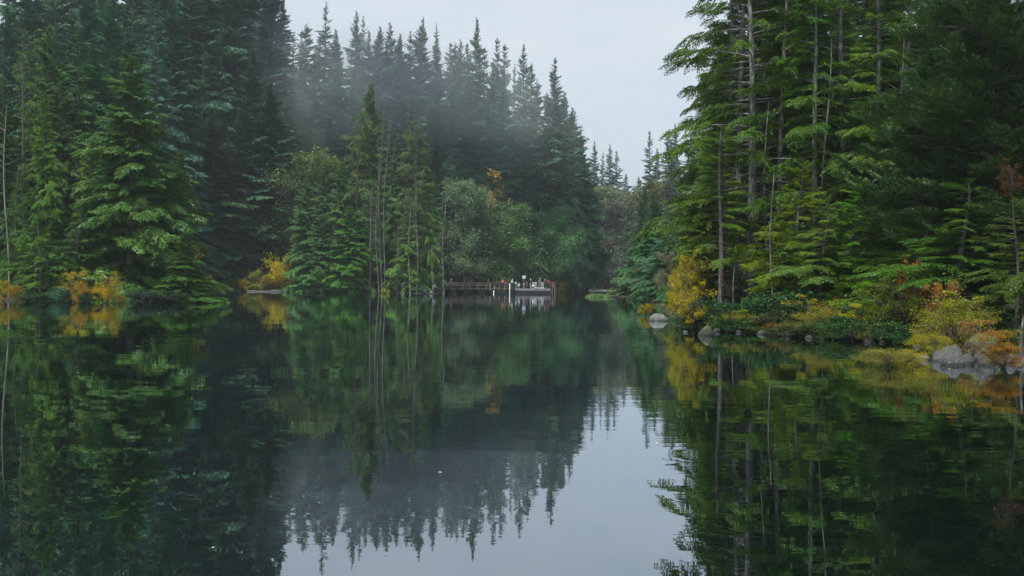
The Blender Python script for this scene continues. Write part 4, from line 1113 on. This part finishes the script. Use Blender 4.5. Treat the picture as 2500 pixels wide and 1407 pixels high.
S('bush', 2320, 0, 180, 130, 'large olive-yellow shrub behind the grey boulders', (.15, .15, .022), D=29)
S('wispy', 2370, 0, 150, 140, 'loose olive shrub right behind the large olive-yellow one', (.22, .19, .03), D=30)
S('wispy', 2295, 0, 90, 175, 'tall orange-leaved shrub standing against the dark forest', ORG, D=31)
S('wispy', 2245, 0, 80, 190, 'thin rusty orange sprig higher up left of the tall orange shrub', (.24, .09, .03), D=36)
S('bush', 2170, 898, 130, 55, 'low rounded olive bush standing in the water', (.16, .15, .035), z=0)
S('bush', 2225, 890, 80, 40, 'small golden bush at the right side of the one in the water', (.24, .17, .03), z=0)
S('bush', 2275, 870, 100, 60, 'golden bush left of the pointed boulder', (.24, .16, .025), z=.02)
S('wispy', 2430, 905, 110, 110, 'rusty gold shrub before the right boulders', (.20, .12, .025), z=0)
S('bush', 2455, 905, 110, 70, 'reddish brown grassy bush at the right water edge', (.20, .09, .02), z=0)
S('wispy', 2410, 0, 90, 90, 'tan bracken-like fronds above the mossy boulder', (.26, .16, .06), D=27.5)
S('bush', 2480, 0, 120, 60, 'low green bush at the right edge behind the rocks', (.06, .09, .02), D=27)
S('wispy', 2475, 0, 70, 120, 'reddish brown leafy sprig high at the right edge', (.07, .035, .014), D=33, z=4.6, stemc=(.02, .015, .01))

# left shore
S('bush', 12, 738, 52, 58, 'golden shrub at the far left edge of the left shore', GOLD)
S('bush', 38, 738, 40, 44, 'orange-yellow shrub just right of the far-left golden one', (.28, .16, .03))
S('wispy', 178, 739, 70, 88, 'tall loose yellow-orange shrub at the left shore', (.25, .18, .03))
S('bush', 196, 740, 44, 58, 'golden bush at the foot of the tall loose one', (.27, .17, .03))
S('wispy', 262, 740, 66, 84, 'pointed yellow shrub left of the big conifer\'s foot', YEL)
S('bush', 250, 740, 70, 46, 'broad golden bush under the pointed yellow shrub', (.38, .25, .02))
S('bush', 292, 740, 40, 20, 'small yellow bush right of the pointed yellow shrub', (.32, .24, .03))
S('salal', 152, 739, 46, 40, 'blue-green leafy shrub between the yellow shrubs', (.04, .12, .07))
S('salal', 90, 739, 90, 26, 'low dark green shrub along the left shore water line', DKG)
S('salal', 220, 740, 60, 30, 'low dark green shrub between two golden ones on the left shore', DKG)
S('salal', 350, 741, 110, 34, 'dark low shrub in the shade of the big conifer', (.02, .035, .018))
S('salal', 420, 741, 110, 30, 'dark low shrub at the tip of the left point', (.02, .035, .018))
S('bush', 505, 716, 38, 42, 'small orange-gold bush right behind the tip of the left point', GOLD, D=160)
S('bush', 484, 600, 30, 36, 'yellow-orange leaf tuft high beside the broad hemlock', (.44, .26, .03), D=100, z=4.0)
S('wispy', 475, 738, 70, 36, 'olive twiggy shrub trailing in the water at the left point', (.12, .11, .02), D=84, z=0)
# far shore left of centre
for px, w, h, c, lab in [(570, 40, 30, (.07, .10, .03), 'small dull green bush left of the long bank log'), (604, 34, 32, (.38, .23, .02), 'small golden bush at the left end of the long bank log'),
                         (645, 90, 56, (.15, .15, .035), 'rounded olive bush behind the long bank log'), (705, 90, 100, (.28, .24, .03), 'tall yellow-olive bush left of the centre point'),
                         (690, 100, 40, (.20, .13, .035), 'brown-gold low bush below the tall yellow-olive one'), (722, 46, 34, (.44, .30, .015), 'bright yellow bush at the foot of the centre conifers'),
                         (760, 60, 34, (.22, .15, .03), 'rusty low bush right of the bright yellow one'), (825, 34, 30, (.34, .22, .03), 'small gold bush over the water left of the grey boulder'),
                         (850, 60, 22, (.035, .09, .05), 'low blue-green bush left of the grey boulder'), (785, 60, 26, (.05, .08, .025), 'low green bush in the shade of the centre conifers')]:
    S('farbush', px, 0, w, h, lab, (c[0] * 1.15, c[1] * 1.15, c[2]), D=173.8 if px < 800 else 173)
for px, w, h, c, D, lab in [(950, 26, 12, (.22, .26, .02), 162.8, 'small yellow-green tuft at the water left of the navy-clad person'), (1040, 28, 18, (.03, .09, .05), 162, 'small dark green bush beside the bank boulder'),
                            (922, 16, 10, (.16, .26, .02), 167, 'bright green grass tuft at the foot of the three trunks'), (1090, 50, 34, (.16, .15, .03), 187, 'olive bush where the pier leaves the bank'),
                            (1110, 40, 60, (.26, .19, .07), 194, 'speckled yellow-brown bush behind the left end of the pier'), (1170, 50, 46, (.24, .26, .03), 198, 'yellow-green bush behind the middle of the pier'),
                            (1145, 50, 36, (.12, .17, .05), 196, 'soft green bush left of the yellow-green one behind the pier'), (1240, 40, 42, (.42, .30, .02), 200, 'bright yellow bush above the heads on the pier'),
                            (1262, 30, 30, (.30, .24, .03), 200, 'duller yellow bush right of the bright one behind the pier'), (1285, 40, 30, (.26, .20, .03), 202, 'olive-yellow bush behind the seated person on the dock'),
                            (1368, 46, 32, (.30, .23, .03), 206, 'yellow-green bush at the right end of the dock'), (1352, 24, 16, (.20, .10, .05), 205, 'reddish low bush behind the wooden railing'),
                            (1478, 16, 14, (.36, .20, .03), 286, 'tiny orange bush at the back of the inlet')]:
    S('farbush', px, 0, w, h, lab, c, D=D)

# overhanging green bough at the inlet mouth
bx, by, bz = at(1500, 722, 140)
t = empty('fallen_bough', (bx, by, .15), math.pi, (1, 1, 1)); tag(t, 'green bough lying low over the water at the inlet mouth', 'branch')
rg = np.random.default_rng(77); Bq = [(0, rg.uniform(-.5, .5), rg.uniform(2.2, 4.2), rg.uniform(-.02, .22), rg.normal(0, .2), rg.integers(5), 0, 1.1) for _ in range(14)]
Vb, Qb, Tb = assemble(T_mid, Bq, rg); link('needles', quads_mesh('needles', Vb, Qb, M_LEAF, Tb), t, (.06, .11, .035))
v, q = tubes([(np.array([(0, 0, 0), (1.5, .1, .2), (3.2, -.1, .1)]), np.array([.08, .05, .02]))], 6); link('branch', quads_mesh('branch', v, q, M_TWIG, smooth=True), t, (.1, .09, .07))

# logs
def log(p0, p1, r, label, color=(.22, .20, .17)):
    a = Vector(at(*p0)); b = Vector(at(*p1)); n = 8
    P = np.array([a.lerp(b, k / (n - 1)) + Vector((0, 0, .04 * math.sin(k * 1.9))) for k in range(n)])
    v, q = tubes([(P, np.linspace(r, r * .6, n))], 8)
    o = link('fallen_log', quads_mesh('fallen_log', v, q, M_TWIG, smooth=True), None, color)
    return tag(o, label, 'log')
def wpt(px, D, z=.08):
    x, y, _ = at(px, 700, D); yy = HZ + (CAMH - z) * F / D; return (px, yy + (px - 1250) * ROLL, D)
log(wpt(603, 171.2), wpt(690, 172.4), .13, 'long pale log floating along the bank below the olive bush')
log(wpt(662, 171.3, .14), wpt(735, 173, .10), .15, 'reddish log floating below the bright yellow bush')
log(wpt(736, 172.4), wpt(815, 172.6), .09, 'thin grey log floating left of the centre point')
log(wpt(1405, 268), wpt(1505, 270), .22, 'long grey log across the back of the inlet', (.3, .29, .27))
log(wpt(1400, 236, 1.1), wpt(1420, 230, .05), .09, 'thin pale branch slanting into the water left of the inlet', (.3, .29, .27))

# weathered fence at the back of the inlet
fx = at(1480, 690, 288); fz = float(ground_z(fx[0], 288))
fe = empty('rail_fence', (fx[0], 288, fz)); tag(fe, 'faint weathered rail fence at the back of the inlet', 'fence')
boxes('rail', [(-3.2, 3.2, -.05, .05, 1.5, 1.6)], M_WOOD, fe); boxes('rail', [(-3.2, 3.2, -.05, .05, .8, .9)], M_WOOD, fe)
for k in range(6): boxes('post', [(-3.1 + k * 1.24 - .06, -3.1 + k * 1.24 + .06, .055, .17, -.2, 1.65)], M_WOOD, fe)

# ------------------------------------------------------------------ boulders
LG = (.17, .18, .165); MG = (.08, .085, .08); DG = (.045, .048, .045)
boulder(1608, 784, 50, 22, 'pale grey boulder alone in the water beside the yellow shrub', (.40, .42, .38), 0, facet=.3, depth=.6)
boulder(1727, 820, 44, 26, 'round mossy boulder half wrapped in grass at the shore', (.07, .08, .04), 1, facet=.1, seed=4)
boulder(1742, 818, 13, 9, 'tiny white stone at the foot of the round mossy boulder', (.3, .3, .3), 0, D=38.2)
boulder(1674, 812, 15, 5, 'flat white stone under the left end of the dark shrubs', (.3, .3, .3), 0)
boulder(1790, 806, 50, 36, 'brownish boulder behind the grassy shrub', (.14, .12, .09), .6, D=41.3, z=.2)
boulder(1933, 822, 44, 20, 'smooth dark grey boulder with a mossy crown, left of the spotted one', DG, .8, facet=.1, seed=6)
boulder(2070, 830, 66, 24, 'dark boulder with white lichen spots', DG, .3, facet=.25, seed=9)
boulder(2211, 836, 48, 22, 'low mossy dark boulder right of the spotted one', (.07, .08, .055), 1, facet=.1, seed=10)
boulder(2318, 883, 88, 50, 'pointed angular boulder with a pale left face', (.19, .20, .19), .5, facet=.8, seed=21, tilt=.15)
boulder(2331, 893, 66, 30, 'smooth rounded grey boulder in front of the pointed one', (.16, .165, .16), .1, facet=.1, seed=12)
boulder(2365, 890, 46, 28, 'small grey boulder between the smooth rounded one and the leaning one', (.14, .145, .14), .2, facet=.5, seed=33)
boulder(2414, 893, 46, 44, 'upright leaning grey boulder with a green left side', (.17, .18, .17), .7, facet=.35, seed=15, tilt=-.3)
boulder(2258, 880, 42, 13, 'flat wet stone left of the pointed boulder', (.2, .21, .22), 0, facet=.4, seed=16)
boulder(2410, 868, 110, 54, 'broad mossy slab rock behind the leaning boulder', (.07, .08, .05), 1, D=26.8, z=.1, facet=.4, seed=17)
boulder(2365, 830, 80, 58, 'big green mossy rock under the olive shrub', (.07, .085, .05), 1, D=29.5, z=.3, facet=.2, seed=18)
boulder(2395, 868, 34, 18, 'pinkish stone at the foot of the mossy slab', (.2, .15, .14), .1, D=25.6, z=.05)
boulder(2470, 884, 34, 24, 'pale grey stone near the right edge', (.2, .21, .22), 0, D=24.6, z=.02)
boulder(2490, 897, 20, 10, 'small pale stone at the right edge of the water', (.22, .22, .22), 0)
boulder(912, 718, 16, 11, 'pale round boulder left of the three bare trunks', (.24, .24, .20), .1, D=166)
boulder(1036, 712, 16, 13, 'grey-green boulder on the bank right of the speckled trunks', (.15, .16, .13), .5, D=163, z=.05)
boulder(944, 718, 7, 6, 'small grey stone at the water below the camp chair', (.2, .2, .2), 0, D=165)
boulder(1052, 712, 9, 5, 'small pinkish stone by the angler\'s feet', (.35, .27, .22), 0, D=162, z=.15)
boulder(985, 716, 7, 4, 'tiny pale stone at the feet of the navy-clad person', (.3, .3, .3), 0, D=162, z=.05)

for k, (px, w_, h_) in enumerate([(1700, 22, 9), (1760, 26, 11), (1812, 18, 7), (1868, 30, 12), (1985, 24, 9), (2016, 18, 7), (2130, 28, 11), (2165, 20, 8), (2250, 24, 9), (2290, 30, 10), (2380, 24, 9), (2440, 26, 11)]):
    boulder(px, 0, w_, h_, 'small dark stone at the water edge of the right shore', (.10 + .03 * (k % 3), .105 + .03 * (k % 3), .10 + .025 * (k % 3)), .3, D=float(np.interp(px, [1682, 1760, 1850, 1950, 2080, 2210, 2280, 2335, 2420, 2550], [43, 40.5, 39, 36.5, 34.5, 33, 30, 27.5, 25, 23.2])) - .25, seed=60 + k, group='small dark stones along the right shore', facet=.5)
# floating leaves
M_FL = noisy_mat('pale_leaf', (.5, .48, .35), (.65, .62, .5), 5, .6)
rd = random.Random(5)
for k in range(9):
    px = rd.uniform(40, 1700); py = 735 + 640 * rd.random() ** 1.4
    y = py - (px - 1250) * ROLL; D = CAMH * F / (y - HZ)
    x, yy, _ = at(px, py, D)
    if float(shore_dist(x, yy)) > -1.5: continue
    s = .022 * rd.uniform(.6, 1.3) * max(1, D / 30) ** .35
    V_ = np.array([(-s, 0, .004), (-.2 * s, .45 * s, .012), (s, .05 * s, .006), (-.1 * s, -.5 * s, .010)])
    o = link('floating_leaf', quads_mesh('floating_leaf', V_, np.array([[0, 1, 2, 3]]), M_FL)); o.location = (x, yy, .003); o.rotation_euler = (0, 0, rd.uniform(0, 6.28))
    tag(o, 'small pale fallen leaf floating on the still lake', 'leaf', 'fallen leaves floating on the lake')

# ------------------------------------------------------------------ air
def box_mesh(name, x0, x1, y0, y1, z0, z1):
    bm = bmesh.new(); r = bmesh.ops.create_cube(bm, size=1)
    for v in r['verts']: v.co = Vector(((x0 + x1) / 2 + v.co.x * (x1 - x0), (y0 + y1) / 2 + v.co.y * (y1 - y0), (z0 + z1) / 2 + v.co.z * (z1 - z0)))
    me = bpy.data.meshes.new(name); bm.to_mesh(me); bm.free(); return me
HAZE = .00025
m, nt, out = new_mat('haze_air'); pv = nt.nodes.new('ShaderNodeVolumePrincipled')
pv.inputs['Color'].default_value = (.82, .92, 1, 1); pv.inputs['Density'].default_value = HAZE; pv.inputs['Anisotropy'].default_value = .1
nt.links.new(pv.outputs[0], out.inputs['Volume'])
me = box_mesh('haze', -520, 520, -130, 430, -7, 90); me.materials.append(m)
tag(link('haze', me), 'thin pale blue haze over the lake and forest', 'haze', kind='stuff')
# the low cloud bank drifting through the ridge trees
def mist(name, px, D, py, sx, sy, sz, dens, seed, label):
    m, nt, out = new_mat('mist'); n = nt.nodes; l = nt.links
    tc = n.new('ShaderNodeTexCoord')
    ln = n.new('ShaderNodeVectorMath'); ln.operation = 'LENGTH'; l.new(tc.outputs['Object'], ln.inputs[0])
    mr = n.new('ShaderNodeMapRange'); mr.interpolation_type = 'SMOOTHSTEP'
    mr.inputs['From Min'].default_value = 1.0; mr.inputs['From Max'].default_value = .0; l.new(ln.outputs['Value'], mr.inputs['Value'])
    mp = n.new('ShaderNodeMapping'); mp.inputs['Location'].default_value = (seed, 0, 0); mp.inputs['Scale'].default_value = (1.1, 1, 1.5); mp.inputs['Rotation'].default_value = (0, .5, 0)
    ns = n.new('ShaderNodeTexNoise'); ns.inputs['Scale'].default_value = 1.9; ns.inputs['Detail'].default_value = 4; ns.inputs['Distortion'].default_value = .6
    l.new(tc.outputs['Object'], mp.inputs[0]); l.new(mp.outputs[0], ns.inputs['Vector'])
    r2 = n.new('ShaderNodeMapRange'); r2.inputs['From Min'].default_value = .33; r2.inputs['From Max'].default_value = .70; l.new(ns.outputs[0], r2.inputs['Value'])
    mu = n.new('ShaderNodeMath'); mu.operation = 'MULTIPLY'; l.new(mr.outputs[0], mu.inputs[0]); l.new(r2.outputs[0], mu.inputs[1])
    m2 = n.new('ShaderNodeMath'); m2.operation = 'MULTIPLY'; l.new(mu.outputs[0], m2.inputs[0]); m2.inputs[1].default_value = dens * 1.1
    pv = n.new('ShaderNodeVolumePrincipled'); pv.inputs['Color'].default_value = (.86, .96, 1, 1); pv.inputs['Anisotropy'].default_value = 0; l.new(m2.outputs[0], pv.inputs['Density'])
    l.new(pv.outputs[0], out.inputs['Volume'])
    bm = bmesh.new(); bmesh.ops.create_icosphere(bm, subdivisions=3, radius=1); me = bpy.data.meshes.new(name); bm.to_mesh(me); bm.free(); me.materials.append(m)
    o = link(name, me); o.location = at(px, py, D); o.scale = (sx * 1.3, sy * 1.3, sz * 1.75); o.rotation_euler = (0, R(8), 0)
    return tag(o, label, 'mist', kind='stuff')
for px_, D_, py_, a_, b_, c_, de_, sd_, lb_ in [
        (790, 202, 215, 16, 7, 11, .036, 41, 'grey mist patch before the firs at the left end of the ridge'), (880, 198, 225, 15, 7, 9, .064, 7, 'mist patch drifting before the broad dense ridge fir'),
        (985, 197, 205, 16, 7, 8, .060, 11, 'mist wisp rising through the firs in mid ridge'), (1095, 199, 235, 17, 7, 9, .050, 15, 'low mist wisp before the darkest sharp-pointed fir'),
        (1215, 203, 265, 17, 7, 8, .032, 19, 'thin mist wisp trailing out right along the ridge'), (1010, 202, 260, 44, 10, 14, .022, 31, 'thin wide veil of mist over the whole ridge')]:
    mist('mist', px_, D_, py_, a_, b_, c_, de_, sd_, lb_)

# ------------------------------------------------------------------ sky, sun, camera
w = bpy.data.worlds.new('World'); SC.world = w; w.use_nodes = True
nt = w.node_tree; nt.nodes.clear(); n = nt.nodes; l = nt.links
SUN_EL, SUN_AZ = R(66), R(222)       # azimuth clockwise from +Y
sk = n.new('ShaderNodeTexSky'); sk.sky_type = 'NISHITA'; sk.sun_disc = False; sk.sun_elevation = SUN_EL; sk.sun_rotation = SUN_AZ
bs = n.new('ShaderNodeBackground'); bs.inputs['Strength'].default_value = .05; l.new(sk.outputs[0], bs.inputs['Color'])
tc = n.new('ShaderNodeTexCoord'); sp = n.new('ShaderNodeSeparateXYZ'); l.new(tc.outputs['Generated'], sp.inputs[0])
mp = n.new('ShaderNodeMapping'); mp.inputs['Scale'].default_value = (1, 1, 3.2)
ns = n.new('ShaderNodeTexNoise'); ns.inputs['Scale'].default_value = 2.3; ns.inputs['Detail'].default_value = 5; ns.inputs['Roughness'].default_value = .55
l.new(tc.outputs['Generated'], mp.inputs[0]); l.new(mp.outputs[0], ns.inputs['Vector'])
cr = n.new('ShaderNodeValToRGB'); cr.color_ramp.elements[0].position = .3; cr.color_ramp.elements[1].position = .72
cr.color_ramp.elements[0].color = (.60, .70, .80, 1); cr.color_ramp.elements[1].color = (.80, .87, .93, 1)
l.new(ns.outputs[0], cr.inputs[0])
mz = n.new('ShaderNodeMapRange'); mz.inputs['From Min'].default_value = 0.0; mz.inputs['From Max'].default_value = 1; mz.inputs['To Min'].default_value = .78; mz.inputs['To Max'].default_value = 1.0
l.new(sp.outputs['Z'], mz.inputs['Value'])
bc = n.new('ShaderNodeBackground'); l.new(cr.outputs[0], bc.inputs['Color']); l.new(mz.outputs[0], bc.inputs['Strength'])
mx = n.new('ShaderNodeMixShader'); mx.inputs[0].default_value = .85
l.new(bs.outputs[0], mx.inputs[1]); l.new(bc.outputs[0], mx.inputs[2])
ow = n.new('ShaderNodeOutputWorld'); l.new(mx.outputs[0], ow.inputs['Surface'])

sd = bpy.data.lights.new('sun', 'SUN'); sd.energy = 4.0; sd.angle = R(9); sd.color = (1, .95, .86)
so = bpy.data.objects.new('sun', sd); COL.objects.link(so)
d = Vector((math.sin(SUN_AZ) * math.cos(SUN_EL), math.cos(SUN_AZ) * math.cos(SUN_EL), math.sin(SUN_EL)))
so.rotation_euler = (-d).to_track_quat('-Z', 'Y').to_euler(); so.location = d * 100

cd = bpy.data.cameras.new('camera'); cam = bpy.data.objects.new('camera', cd); COL.objects.link(cam)
cd.sensor_width = 36; cd.lens = F / 2500 * 36; cd.clip_end = 6000; cd.clip_start = .1
pitch = math.atan((703.5 - HZ) / F)
cam.matrix_world = Matrix.Translation((0, 0, CAMH)) @ Matrix.Rotation(math.pi / 2 - pitch, 4, 'X') @ Matrix.Rotation(ROLL, 4, 'Z')
SC.camera = cam
SC.view_settings.view_transform = 'Standard'; SC.view_settings.look = 'None'; SC.view_settings.exposure = .35; SC.view_settings.gamma = 1
c = SC.cycles; c.max_bounces = 6; c.diffuse_bounces = 1; c.glossy_bounces = 3; c.transmission_bounces = 2; c.volume_bounces = 0; c.transparent_max_bounces = 4
c.use_denoising = True; c.denoising_prefilter = 'NONE'; c.volume_step_rate = 2.0; c.volume_max_steps = 128
c.sample_clamp_indirect = 4
